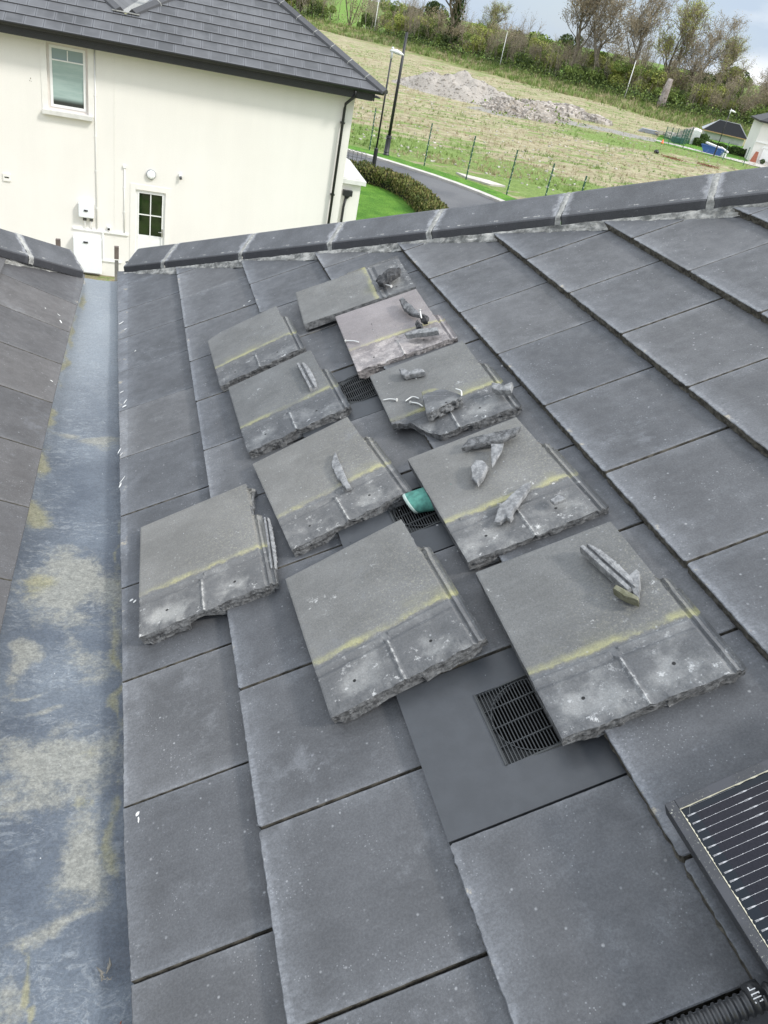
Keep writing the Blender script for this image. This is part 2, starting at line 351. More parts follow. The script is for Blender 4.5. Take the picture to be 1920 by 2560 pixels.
for (k, j, s0, s1, y0, y1) in cells:
    gap = .0034
    vent = (k, j) in VENT
    ln = (GA if k else G0)
    dh = rnd.uniform(-.0008, .0008); ds = rnd.uniform(-.0015, .0015); yaw = rnd.uniform(-.0018, .0018)
    if vent: dh = -.004
    a0 = y0+gap; a1 = y1-gap
    ns = 1
    if k == 0:
        poly = [(s1, a0), (s1, a1), (edge_s(a1), a1), (edge_s((a0+a1)/2)+rnd.uniform(-.003, .003), (a0+a1)/2), (edge_s(a0), a0)]
        ev = [0, 0, 1, 1, 0]
    else:
        ch = .006
        poly = [(s1, a0), (s1, a1), (s0+ch, a1), (s0+ds, a1-ch*.8), (s0+ds, a0+ch*.8), (s0+ch, a0)]
        ev = None
    poly = [Vector(p) for p in poly]
    if area(poly) < 0: poly = poly[::-1]
    # clip under the hip
    poly = clip(poly, (4.0, hipy(4.0)+.06), (-1.0, hipy(-1.0)+.06)) if hipy(s1) < y1+.1 else poly
    if len(poly) < 3 or abs(area(poly)) < .0008: continue
    base_s = s0 if k else 0
    top = lambda a, b, s0=base_s, ln=ln, dh=dh, yaw=yaw, yc=(y0+y1)/2: TT*(1-(a-s0)/ln)+dh+yaw*(b-yc)*3
    mb = MB(); c = Rp((s0+s1)/2, (y0+y1)/2, 0)
    if k % 2 == 0 and vent:
        # plastic vent tile: flat plate with a recessed opening holding a grille
        q0, q1, p0, p1 = y0+.106, y0+.287, s0+.155, s0+.345
        frame = lambda a, b, h: Rp(a, b, h)
        X = [s0, p0, p1, s1]; Y = [a0, q0, q1, a1]
        for ix in range(3):
            for iy in range(3):
                if ix == 1 and iy == 1: continue
                cc = [(X[ix], Y[iy]), (X[ix+1], Y[iy]), (X[ix+1], Y[iy+1]), (X[ix], Y[iy+1])]
                mb.add([Rp(a, b, top(a, b)) for a, b in cc], [(0, 1, 2, 3)], cc)
        rect = lambda A0, A1, B0, B1, h: [Rp(a, b, top(a, b)+h) for a, b in ((A0, B0), (A1, B0), (A1, B1), (A0, B1))]
        o_t = rect(s0, s1, a0, a1, 0); o_b = rect(s0, s1, a0, a1, -.016); i_t = rect(p0, p1, q0, q1, 0); i_b = rect(p0, p1, q0, q1, -.015)
        for i in range(4):
            jn = (i+1) % 4; mb.quad(o_b[i], o_b[jn], o_t[jn], o_t[i]); mb.quad(i_t[i], i_t[jn], i_b[jn], i_b[i])
        mb.quad(*i_b, mi=1); mb.quad(*o_b[::-1])
        # small moulded sprue mark
        o = mb.build('vent_tile', [M['vent_plastic'], M['void']], roof, c)
        tag(o, 'smooth dark plastic ventilation tile with a square grille')
        bv = o.modifiers.new('b', 'BEVEL'); bv.width = .0012; bv.segments = 2; bv.limit_method = 'ANGLE'
        gb = MB(); fr = (Rp(1, 0)-Rp(0, 0), Vector((0, 1, 0)), nR)
        gcx, gcy = (p0+p1)/2, (q0+q1)/2; NR = 48; VV = []
        for i_ in range(NR):
            t_ = 2*PI*i_/NR; cx_, sy_ = math.cos(t_), math.sin(t_); kx = min((p1-p0)/2/max(abs(cx_), 1e-6), (q1-q0)/2/max(abs(sy_), 1e-6)); VV += [Rp(gcx+cx_*.084, gcy+sy_*.084, top(gcx+cx_*.084, 0)-.0125), Rp(gcx+cx_*kx, gcy+sy_*kx, top(gcx+cx_*kx, 0)-.0125)]
        gb.add(VV, [(2*i_, 2*i_+1, (2*i_+3) % (2*NR), (2*i_+2) % (2*NR)) for i_ in range(NR)])
        nfin = 27
        for i in range(nfin):
            a = p0+(i+.5)*(p1-p0)/nfin; gb.box(Rp(a, (q0+q1)/2, top(a, q0)-.006), (.0010, (q1-q0)/2, .005), 0, fr)
        for i in range(5):
            b = q0+(q1-q0)*i/4; gb.box(Rp((p0+p1)/2, b, top((p0+p1)/2, b)-.0015), ((p1-p0)/2, .0013, .0022), 0, fr)
        for a in (p0, p1): gb.box(Rp(a, (q0+q1)/2, top(a, q0)+.0004), (.002, (q1-q0)/2, .0026), 0, fr)
        for b in (q0, q1): gb.box(Rp((p0+p1)/2, b, top((p0+p1)/2, b)+.0004), ((p1-p0)/2, .002, .0026), 0, fr)
        gc = ((p0+p1)/2, (q0+q1)/2); rr = .086
        gb.tube([Rp(gc[0]+rr*math.cos(t_), gc[1]+rr*math.sin(t_), top(gc[0]+rr*math.cos(t_), 0)-.001) for t_ in [2*PI*i/40 for i in range(41)]], .0013, 5)
        for t_ in (.78, 2.36, 3.9, 5.5): gb.tube([Rp(gc[0]+rr*math.cos(t_), gc[1]+rr*math.sin(t_), top(gc[0], 0)-.006), Rp(gc[0]+rr*math.cos(t_), gc[1]+rr*math.sin(t_), top(gc[0], 0)+.0005)], .003, 8)
        gb.build('grille', [M['grille']], o, c).location = (0, 0, 0)
        continue
    uvf = lambda a, b, y0=y0, s0=s0: (b-y0, a-s0)
    er = []
    n_ = len(poly)
    for i in range(n_):
        p, q = poly[i], poly[(i+1) % n_]
        is_tail = abs(p.x-q.x) < .03 and abs(p.y-q.y) > .1 and min(p.x, q.x) < s0+.04
        er.append(.0016 if is_tail else .0004)
    slab(mb, [tuple(p) for p in poly], top, Rp, .0255, .0018, .010, .0004, er, uvf, seed=k*20+j, lay=3)
    o = mb.build('roof_tile', [M['tile'], M['tile_edge']], roof, c)
# roofing felt under everything so no daylight shows through the joints
mb = MB(); mb.quad(Rp(.07, -1.6, -.032), Rp(3.4, -1.6, -.032), Rp(3.4, hipy(3.4)+.1, -.032), Rp(.07, hipy(-.03)+.1, -.032))
mb.build('underlay', simple('black_underlay', (.015, .015, .015), .9), roof)
# ------------------------------------------------------------------ left slope
roof2 = tag(empty('tiled_roof', Lp(.5, 1.5, -.05)), 'brownish grey tiled roof slope on the left side of the valley gutter', 'roof')
LE = [(.0, .05), (1.06, .029), (1.53, .014), (1.894, .006), (2.27, -.003), (2.66, -.015), (3.03, -.027), (3.75, -.058), (4.3, -.07)]
def ledge(y):
    if y < 0: return .05-.02*y
    for (a, b), (c, d) in zip(LE, LE[1:]):
        if y <= c: return b+(d-b)*(y-a)/(c-a)
    return LE[-1][1]
lhip = lambda s: 3.87-.80*(s+.07)
JY = [3.42-.3765*i for i in range(-2, 13)]
for k in range(3):
    for i in range(len(JY)-1):
        o_ = (W/2 if k % 2 else 0); y1, y0 = JY[i]+o_, JY[i+1]+o_
        s0 = 0 if k == 0 else .33+(k-1)*GA; s1 = .33+.05 if k == 0 else s0+GA+.05
        ln = .33 if k == 0 else GA
        sk = lambda s, y: y-.09*s-.00*y
        gap = .0034
        if k == 0: poly = [(s1, sk(s1, y0+gap)), (s1, sk(s1, y1-gap)), (ledge(y1), y1-gap), (ledge(y0), y0+gap)]
        else: poly = [(s1, sk(s1, y0+gap)), (s1, sk(s1, y1-gap)), (s0+.005, sk(s0, y1-gap)), (s0, sk(s0, y1-.006)), (s0, sk(s0, y0+.006)), (s0+.005, sk(s0, y0+gap))]
        poly = [Vector(p) for p in poly]
        if area(poly) < 0: poly = poly[::-1]
        poly = clip(poly, (4.0, lhip(4.0)+.07), (-1.0, lhip(-1.0)+.07))
        if len(poly) < 3 or abs(area(poly)) < .0008 or y1 < -.2: continue
        dh = rnd.uniform(-.0012, .0012)
        top = lambda a, b, s0=s0, ln=ln, dh=dh: .027*(1-(a-s0)/ln)+dh
        mb = MB(); slab(mb, [tuple(p) for p in poly], top, Lp, .0255, .0018, .012, .0006, None, lambda a, b, y0=y0, s0=s0: (sorted((0, b-y0, W))[1], a-s0+.03), seed=300+k*20+i, lay=2)
        fix_normals(mb.build('roof_tile', [M['tile_brown'], M['tile_edge']], roof2, Lp((s0+s1)/2, (y0+y1)/2)))
mb = MB(); mb.quad(Lp(.11, -.6, -.035), Lp(.11, 4.0, -.035), Lp(1.2, 3.0, -.035), Lp(1.2, -.6, -.035)); mb.build('underlay', bpy.data.materials['black_underlay'], roof2)
# ------------------------------------------------------------------ hip cappings
def hip_line(root, P0, dv, cv, nv, joints, prof_w=.148, gap=.021, ends=(None, None), seed=0, mort=True):
    """P0 apex-line origin; dv unit along hip; cv unit towards the viewer side; nv = up"""
    prof = [(prof_w, -.054), (prof_w-.003, -.021), (prof_w-.007, -.016), (.012, .060), (0, .064), (-.012, .060), (-(prof_w-.007), -.016), (-(prof_w-.003), -.021), (-prof_w, -.054)]
    inner = [(-prof_w+.014, -.054), (-prof_w+.016, -.028), (0, .044), (prof_w-.016, -.028), (prof_w-.014, -.054)]
    for a, b in zip(joints, joints[1:]):
        mb = MB(); n = 8; a_, b_ = a+gap/2, b-gap/2; L_ = b_-a_
        dz = rnd.uniform(-.002, .002)
        allp = prof+inner; m_ = len(allp); V = []; UV = []
        ys = [a_, a_+.004]+[a_+L_*i/n for i in range(1, n)]+[b_-.004, b_]
        for q, t_ in enumerate(ys):
            sh = .003 if q in (0, len(ys)-1) else 0
            for i, (c_, h_) in enumerate(allp):
                c2 = c_*(1-sh/prof_w); h2 = h_-(sh if h_ > -.05 else 0)+dz+.0008*nz(t_*20, c_*50, seed)
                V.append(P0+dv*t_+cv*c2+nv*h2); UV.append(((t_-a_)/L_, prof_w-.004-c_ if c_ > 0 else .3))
        F = []; 
        for q in range(len(ys)-1):
            for i in range(m_):
                i2 = (i+1) % m_; F.append((q*m_+i, q*m_+i2, (q+1)*m_+i2, (q+1)*m_+i))
        F += [tuple(range(m_))[::-1], tuple(range((len(ys)-1)*m_, len(ys)*m_))]
        mb.add(V, F, UV)
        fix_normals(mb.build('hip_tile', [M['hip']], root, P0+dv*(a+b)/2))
        # mortar joint towards the next capping
        jm = MB(); V = []; prj = [(c_*1.01+(0.002 if c_ > 0 else -.002), h_+.001) for c_, h_ in prof]
        ts = [b-gap/2-.003, b-.004, b+.004, b+gap/2+.003]; NP = []
        for i in range(len(prj)-1):
            for q in range(8): f_ = q/8; NP.append((prj[i][0]*(1-f_)+prj[i+1][0]*f_, prj[i][1]*(1-f_)+prj[i+1][1]*f_))
        NP.append(prj[-1])
        for q, t_ in enumerate(ts):
            for c_, h_ in NP:
                s_ = .0035*nz(c_*60, h_*60, t_*9+q); off = (t_-b)*0
                V.append(P0+dv*(t_+(.006*nz(c_*45, h_*45, b+q) if q in (0, 3) else 0))+cv*(c_*(1.0+s_*4))+nv*(h_+s_-(.003 if q in (0, 3) else 0)))
        m2 = len(NP); F = [(q*m2+i, q*m2+i+1, (q+1)*m2+i+1, (q+1)*m2+i) for q in range(3) for i in range(m2-1)]
        jm.add(V, F); jm.build('mortar_joint', [M['mortar']], root, P0+dv*b)
def mortar_bed(root, A, Bv, up, out, n=160, h0=.045, dep=.035, seed=0, th=0.0, mname='mortar_dark'):
    """irregular sloping fillet from A to Bv: rises by `up`, projects by `out`"""
    mb = MB(); V = []; m_ = 7
    for i in range(n+1):
        p = A+(Bv-A)*i/n
        for k in range(m_):
            f_ = k/(m_-1); r = nz(i*.16, k*.8, seed)*.008+nz(i*.6, k*1.4, seed+4)*.005
            wv = 1+.35*nz(i*.05, 0, seed+9)
            V.append(p+out*(dep*(1-f_)*wv+r)+up*(h0*f_*1.0+r*.5-.004))
    mb.add(V, [(i*m_+k, i*m_+k+1, (i+1)*m_+k+1, (i+1)*m_+k) for i in range(n) for k in range(m_-1)], None, 0, True)
    return mb.build('mortar_bedding', [M[mname]], root)
# right hip
hd = Vector((1, -1.037, 0)); hl = hd.length
dv = Vector((cT, HIPM, sT)); dvl = dv.length; dv = dv/dvl          # along the slope/hip
cvec = Vector((-dv.y, dv.x, 0)); cvec = -Vector((dv.y, -dv.x, 0)).normalized()
if cvec.y > 0: cvec = -cvec
nv = cvec.cross(dv);  nv = nv if nv.z > 0 else -nv
HOFF = .166
P0 = Rp(0, hipy(0), 0)-cvec*HOFF+Vector((0, 0, .090))
J = [(-.075)]+[v/cT*1.0 for v in []]
sj = [.187, .61, 1.045, 1.452, 1.909, 2.354, 2.79, 3.22]
J = [-.085]+[(s_+.055)*dvl-q_ for s_, q_ in zip(sj, (.078, .080, .100, .105, .128, .150, .16, .17))]
hip_line(roof, P0, dv, cvec, nv, J, seed=3)
mortar_bed(roof, Rp(-.05, hipy(-.05)+.012, .0), Rp(3.3, hipy(3.3)+.012, .0), Vector((0, 0, 1)), cvec, 420, .038, .020, 5)
mb = MB(); mb.box(P0+dv*(-.070)+nv*(-.028), (.012, .112, .036), 0, (dv, cvec, nv)); 
o = mb.build('hip_end_mortar', [M['mortar_dark']], roof)
# left hip (mirrored)
dl = Vector((-math.cos(TL), -.80, math.sin(TL))); dll = dl.length; dl = dl/dll
cl_ = Vector((dl.y, -dl.x, 0)).normalized(); cl_ = cl_ if cl_.y < 0 else -cl_
nl = cl_.cross(dl); nl = nl if nl.z > 0 else -nl
Pl = Lp(-.07, lhip(-.07), 0)-cl_*.14+Vector((0, 0, .088))
hip_line(roof2, Pl, dl, cl_, nl, [-.02, .34, .80, 1.3], seed=8)
mortar_bed(roof2, Lp(-.07, lhip(-.07)+.012), Lp(1.0, lhip(1.0)+.012), Vector((0, 0, 1)), cl_, 160, .036, .018, 15)
# rough mortar plug at the open end of the left hip
mb = MB(); V = []; prm = [(.135, -.12), (.130, -.012), (0, .060), (-.12, -.012), (-.135, -.12)]
for q in range(5):
    for i in range(len(prm)*6):
        i0 = i/6; a = prm[int(i0) % 5]; b = prm[(int(i0)+1) % 5]; f_ = i0-int(i0)
        c_ = a[0]*(1-f_)+b[0]*f_; h_ = a[1]*(1-f_)+b[1]*f_; s_ = 1-.16*q*(q > 2)
        V.append(Pl+dl*(.005-q*.011+.012*nz(i*.5, q*.9, 2))+cl_*(c_*s_)+nl*((h_+.02)*s_-.02-.012*q*(h_ < -.05)))
mb.add(V, [(q*30+i, q*30+(i+1) % 30, (q+1)*30+(i+1) % 30, (q+1)*30+i) for q in range(4) for i in range(30)]+[tuple(range(120, 150))])
mb.build('hip_end_mortar', [M['mortar_dark']], roof2)
# far faces of the two hipped ends (slope away behind the cappings) and the walls below
def rng(a, b, n): return [a+(b-a)*i/n for i in range(n+1)]
def far_face(root, A, B_, drop, name='roof_slope'):
    mb = MB(); D = Vector((0, 1.6, -1.6*.52)); o_ = Vector((0, 0, -.07))
    mb.quad(A+o_, B_+o_, B_+o_+D*3, A+o_+D*.6); mb.build(name, [M['tile']], root)
far_face(roof, P0, P0+dv*3.6, 0)
far_face(roof2, Pl, Pl+dl*2.2, 0)
# ------------------------------------------------------------------ valley gutter
def valley():
    m, t, b = mat('valley_liner', .5, .5); g = G(t); at = g.attr('stain_sheen')['Color']; r, gg, bb = N(t, 'ShaderNodeSeparateColor').outputs, None, None
    sp = N(t, 'ShaderNodeSeparateColor'); g.lk(at, sp.inputs[0]); pale, yel, far_sheen = sp.outputs[0], sp.outputs[1], sp.outputs[2]
    P = g.coord('Object')
    n1 = g.noise(14, 8, .72, g.map(P, (1, 1.3, 1))); n2 = g.noise(60, 6, .75, P); n3 = g.noise(4.5, 4, .6, P)
    ns = g.math('ADD', g.math('MULTIPLY', n1, .7), g.math('MULTIPLY', n2, .3))
    col = g.mix(g.step(n3, .3, .7), (.048, .060, .080), (.092, .110, .134))
    col = g.mix(far_sheen, col, (.215, .24, .262))  # far end painted lighter, imitating the sky sheen at grazing view
    sil = g.math('MULTIPLY', g.step(g.noise(30, 7, .8, g.map(P, (1, 1.6, 1)), 1.2), .48, .62), g.step(g.noise(6, 3, .6, P), .38, .6))
    col = g.mix(g.math('MULTIPLY', sil, .34), col, (.30, .32, .33))
    mp_ = g.step(g.math('ADD', pale, g.math('MULTIPLY', g.math('SUBTRACT', ns, .5), 1.9)), .32, .80)
    pc = g.mix(g.step(n2, .3, .7), (.165, .165, .145), (.27, .268, .235))
    col = g.mix(g.math('MULTIPLY', mp_, .82), col, pc)
    my = g.step(g.math('ADD', yel, g.math('MULTIPLY', g.math('SUBTRACT', ns, .5), 1.6)), .34, .86)
    yc = g.mix(g.step(n2, .3, .7), (.15, .145, .075), (.25, .235, .15))
    col = g.mix(g.math('MULTIPLY', my, .8), col, yc)
    v = g.vor(38, P); col = g.mix(g.math('MULTIPLY', g.step(v, .02, .08, 1, 0), g.step(g.noise(9, 3), .52, .6)), col, (.5, .5, .5))
    col = g.mul(col, g.step(g.noise(170, 4, .75), .3, .7, .76, 1.24))
    t.links.new(col, b.inputs['Base Color']); t.links.new(g.step(mp_, 0, 1, .46, .75), b.inputs['Roughness'])
    rp = g.noise(28, 6, .68, g.map(P, (.7, 1.6, 1)), .8)
    t.links.new(g.bump(rp, .45, .008, g.bump(g.noise(240, 4, .7), .4, .001)), b.inputs['Normal'])
    # mesh
    mb = MB(); nx, ny = 40, 420; V = []; Y0v, Y1v = -1.2, 4.28
    cols = []
    def fx(x, y): xl = Lp(ledge(y)+.10, y).x; xr = Rp(edge_s(y)+.07, y).x; return (x-xl)/(xr-xl)
    def blob(x, y, rx, ry, st): return (fx(x, y), y, rx/.45*1.15, ry*1.15, st)
    pals = [blob(-.155, 1.25, .16, .17, 1), blob(-.06, 1.22, .06, .16, .9), blob(-.12, .93, .10, .11, .55), blob(-.27, .93, .035, .12, .9), blob(-.10, 2.12, .09, .045, 1), blob(-.20, 2.16, .07, .04, .7), blob(-.15, .58, .15, .14, .9), blob(-.25, .56, .08, .12, .6),
        blob(-.08, .32, .07, .17, .8), blob(-.20, .66, .03, .02, .8), blob(-.24, .80, .08, .012, .7), blob(-.19, .74, .07, .012, .7), blob(-.13, .17, .07, .03, .7), blob(-.20, .05, .05, .10, .55), blob(-.03, 1.0, .03, .3, .6), blob(-.2, 2.6, .05, .2, .3), blob(-.04, .62, .03, .1, .7)]
    yels = [blob(-.285, 2.26, .045, .10, 1), blob(-.31, 1.95, .035, .12, .95), blob(-.285, 1.60, .06, .10, 1), blob(-.26, 1.24, .05, .08, .9), blob(-.235, 3.64, .035, .16, .9), blob(-.275, 3.2, .03, .30, .85), blob(-.285, 2.8, .025, .25, .85), blob(-.03, .85, .016, .30, .8), blob(-.025, .36, .018, .20, .8), blob(-.16, .06, .010, .12, 1.0), blob(-.10, .62, .03, .05, .5), blob(-.02, 1.4, .012, .3, .6), blob(-.10, .46, .03, .03, .6)]
    for j in range(ny+1):
        y = Y0v+(Y1v-Y0v)*j/ny; xl = Lp(ledge(y)+.10, y).x; xr = Rp(edge_s(y)+.07, y).x
        for i in range(nx+1):
            f_ = i/nx; x = xl+(xr-xl)*f_
            dip = -.042-.014*math.sin(PI*f_)+.004*nz(x*6, y*3, 4)+.0015*nz(x*30, y*30, 1)
            if f_ < .25: dip += (.25-f_)*.14
            if f_ > .85: dip += (f_-.85)*.16
            if y > 4.02: dip -= (y-4.02)**1*.6
            V.append((x, y, dip))
            wx, wy = f_+.10*nz(x*9, y*9, 7), y+.09*nz(x*7, y*7, 11)
            pv = max([q[4]*max(0, 1.25-math.hypot((wx-q[0])/q[2], (wy-q[1])/q[3])) for q in pals]+[0]); yv = max([q[4]*max(0, 1.25-math.hypot((wx-q[0])/q[2], (wy-q[1])/q[3])) for q in yels]+[0])
            cols.append((min(pv, 1), min(yv, 1), min(1, max(0, (wy-1.9)/1.3))*.75+.25*max(0, nz(x*5, y*3, 21)), 1))  # third channel: painted sheen growing towards the far end, plus random tone
    w1 = nx+1
    mb.add(V, [(j*w1+i, j*w1+i+1, (j+1)*w1+i+1, (j+1)*w1+i) for j in range(ny) for i in range(nx)], None, 0, True)
    o = mb.build('valley_gutter', [m]); ca = o.data.color_attributes.new('stain_sheen', 'FLOAT_COLOR', 'POINT')
    for i, c in enumerate(cols): ca.data[i].color = c
    return tag(o, 'blue grey valley gutter lining with pale and yellow algae stains between the two tiled slopes', 'gutter')
valley()
# ------------------------------------------------------------------ lifted tiles lying on the roof
TW, TLn, VY = .345, .495, .335
def lifted(pose, scale, v0, label, seed, material='loose', hcut=None, tcut=None, chan=True, jag=None, thk=.030):
    s, y, a, h, tu, tv = pose
    O = Rp(s, y, h); ex = Vector((cT, 0, sT)); ey = Vector((0, -1, 0)); n = nR
    u = ex*math.cos(a)+ey*math.sin(a); v = -ex*math.sin(a)+ey*math.cos(a)
    u = (u+n*tu).normalized(); v = v+n*tv; v = (v-u*u.dot(v)).normalized(); wn = v.cross(u)
    if wn.z < 0: wn = -wn
    fr = lambda p, q, z: O+u*p*scale+v*q*scale+wn*z
    ni, nj = 84, 118
    def right(q):
        r = TW-.0015
        if chan: r += .030*min(1, max(0, (q-v0)/.012))*(1-.10*(nz(q*60, seed)+1)*(q < v0+.05))
        if jag: r += jag(q)
        return r+.0008*nz(q*50, seed, 3)
    left = lambda q: .0008*nz(q*40, seed, 9)
    def head(p):
        r = TLn+.0028*nz(p*22, seed, 2)+.0012*nz(p*110, seed, 5)
        if hcut: r = min(r, hcut(p)+.005*nz(p*60, seed, 8)+.003*nz(p*200, seed, 1))
        return r
    def tail(p):
        r = .0006*nz(p*40, seed, 6)
        return max(r, tcut(p)) if tcut else r
    sm = lambda x, a_, b_: (lambda t_: t_*t_*(3-2*t_))(min(1, max(0, (x-a_)/(b_-a_))))
    def top(p, q):
        z = .0005*nz(p*25, q*25, seed)+.0009*nz(p*7, q*7, seed)
        if q > VY and p < TW:
            d = q-VY
            z -= .0045*sm(d, .0, .005)
            half = 0 if p < TW*.5 else 1
            oo = .004*half
            if not (TW*.49 < p < TW*.53):
                z += .0042*math.exp(-((d-.018+oo)/.004)**2)-.0045*math.exp(-((d-.032+oo)/.005)**2)+.0022*math.exp(-((d-.045+oo)/.004)**2)
            z += .0045*math.exp(-((p-.178)/.0038)**2)*sm(d, .03, .04)
            for cx in (.085, .262): z -= .0065*math.exp(-((p-cx)/.045)**4-((d-.098)/.036)**4)
            z += .0012*nz(p*60, q*60, seed)*sm(d, .05, .1)
            z -= .006*sm(q, head(p)-.02, head(p))*max(0, nz(p*35, seed, 4)+.3)
        if p >= TW-.001 and chan:
            e = (p-TW)/.03; z -= .012*sm(p, TW-.001, TW+.003)
            z += .008*math.exp(-((e-.42)/.13)**2)+.006*math.exp(-((e-.95)/.12)**2)
        if q < .006: z -= (.006-q)**2*45
        if p < .004: z -= (.004-p)**2*60
        z += .0012*nz(p*120, q*120, seed)*(q > TLn-.035)
        return z
    V = []; UV = []; grid = []
    for j in range(nj+1):
        qn = TLn*j/nj; Lq, Rq = left(qn), right(qn)
        # refine columns around the channel step
        for i in range(ni+1):
            p = Lq+(Rq-Lq)*i/ni
            if i == 0: p = Lq
            q = tail(p)+(head(p)-tail(p))*j/nj
            if chan:
                # re-evaluate edge with the real q so that the broken start follows it
                pass
            V.append(fr(p, q, top(p, q))); UV.append((p, q)); grid.append((p, q))
    w1 = ni+1; F = [(j*w1+i, j*w1+i+1, (j+1)*w1+i+1, (j+1)*w1+i) for j in range(nj) for i in range(ni)]; MI = [0]*len(F)
    # boundary loop and rough sides
    loop = [i for i in range(ni+1)]+[j*w1+ni for j in range(1, nj+1)]+[nj*w1+i for i in range(ni-1, -1, -1)]+[j*w1 for j in range(nj-1, 0, -1)]
    nL = len(loop); lay = 9; prev = loop
    def thick(p, q):
        th_ = thk
        if q > TLn-.10:
            low = 0
            if .125 < p < .215: low = 1
            if p < .015 or p > TW+.012: low = .6
            th_ = thk+.012*(1-low)-.008*low
        if p > TW: th_ -= .004
        if hcut and q > .3 and p < .10: th_ = .024
        return th_
    for k in range(1, lay+1):
        cur = []
        for li, idx in enumerate(loop):
            p, q = grid[idx]; hq = head(p)
            onhead = idx//w1 == nj; onright = (idx % w1 == ni and chan)
            amp = .0030 if onhead else (.0018 if onright else .0004)
            if onright and q < v0+.02: amp = .003
            dp = 0; dq = 0
            r = amp*(.9*nz(li*.13, k*.55, seed)+.7*nz(li*.47, k*1.2, seed+3)+.5*nz(li*1.3, k*2.7, seed+6))
            if onhead: dq = r*.8-.004*(k/lay)-.004*(k > 4+2*nz(li*.05, seed, 1))*(.6+nz(li*.09, seed, 5))
            elif idx % w1 == ni: dp = r
            elif idx//w1 == 0: dq = -r
            else: dp = -r
            f_ = k/lay; th_ = thick(p, q)*(1+ (.16*nz(li*.11, seed, 7) if onhead else 0))
            V.append(fr(p+dp, q+dq, top(p, q)-th_*f_+(amp*.25*nz(li*.9, k*2.7, seed) if k < lay else 0))); UV.append((p, q)); cur.append(len(V)-1)
        for i in range(nL):
            j = (i+1) % nL; F.append((prev[i], prev[j], cur[j], cur[i])); MI.append(1)
        prev = cur
    F.append(tuple(prev)[::-1]); MI.append(1)
    purple_ = material == 'loose_purple'
    mb = MB(); mb.add(V, F, UV, MI)
    o = fix_normals(mb.build('lifted_roof_tile', [M[material], M['broken']], None, fr(TW/2, TLn/2, -.02)))
    if purple_: o.data.materials[1] = M['broken_pink']
    tag(o, label, 'roof tile', 'lifted tiles lying on the roof slope')
    return fr
jag8 = lambda q: (-.0 if q < .03 else (.022 if q < .05 else (.012-(q-.05)*.12 if q < .12 else .0))) if q < .12 else 0
t5cut = lambda p: .350+.35*p if p < .05 else .3675+(p-.05)*1.9
LIFT = {
 'T1': ([0.8039, 2.2539, -1.4983, 0.0592, 0.0144, -0.0432], .96, .20, 'lifted grey roof tile lying crosswise below the hip tiles, its yellow line at its right end', 'loose', {}),
 'T2': ([0.9315, 2.2256, 0.0516, 0.0500, -0.0572, 0.0111], 1.0, .27, 'purplish lifted roof tile with a pale crumbly edge, holding a grey stick of concrete', 'loose_purple', {}),
 'T3': ([0.3993, 2.5302, -0.025, 0.0541, 0.0258, 0.0046], .96, .13, 'lifted grey roof tile farthest left at the top with one corner knocked off and nothing on it', 'loose', dict(tcut=lambda p: max(0, (.075-p)*.45))),
 'T4': ([0.4414, 2.0148, -0.0323, 0.0516, 0.0139, 0.0011], 1.0, .175, 'lifted grey roof tile with a hole by its yellow line, left of the far vent grille', 'loose', {}),
 'T5': ([0.9356, 1.6617, 0.0402, 0.0536, -0.0316, 0.0157], 1.0, .18, 'lifted grey roof tile with its near left corner broken away, carrying bent nails and a thick broken block', 'loose', dict(hcut=t5cut)),
 'T6': ([0.4637, 1.4422, -0.0998, 0.0481, 0.002, 0.0029], 1.0, .145, 'lifted grey roof tile with bright yellow lichen at its right end, left of the teal sheet', 'loose', {}),
 'T7': ([0.9128, 1.1132, -0.0189, 0.0560, -0.0639, 0.0115], 1.0, .155, 'lifted grey roof tile strewn with many small fragments, resting over the teal sheet', 'loose', {}),
 'T8': ([0.0711, 1.3567, 0.0085, 0.0502, -0.0128, 0.0367], 1.04, .17, 'lifted grey roof tile nearest the valley gutter, its side rib snapped', 'loose', dict(jag=jag8)),
 'T9': ([0.4781, 0.8397, -0.0517, 0.0524, 0.0448, 0.0237], 1.0, .13, 'bare lifted grey roof tile beside the nearest vent tile with no fragments on it', 'loose', {}),
 'T10': ([0.9257, 0.5717, 0.0200, 0.0620, -0.0489, 0.0163], 1.0, .21, 'lifted grey roof tile nearest the solar panel, partly covering the nearest vent grille', 'loose', {}),
}
for i, (k, (ps, scl, v0, lab, mt_, kw)) in enumerate(LIFT.items()): lifted(ps, scl, v0, lab, 11.3+i*5.7, mt_, **kw)
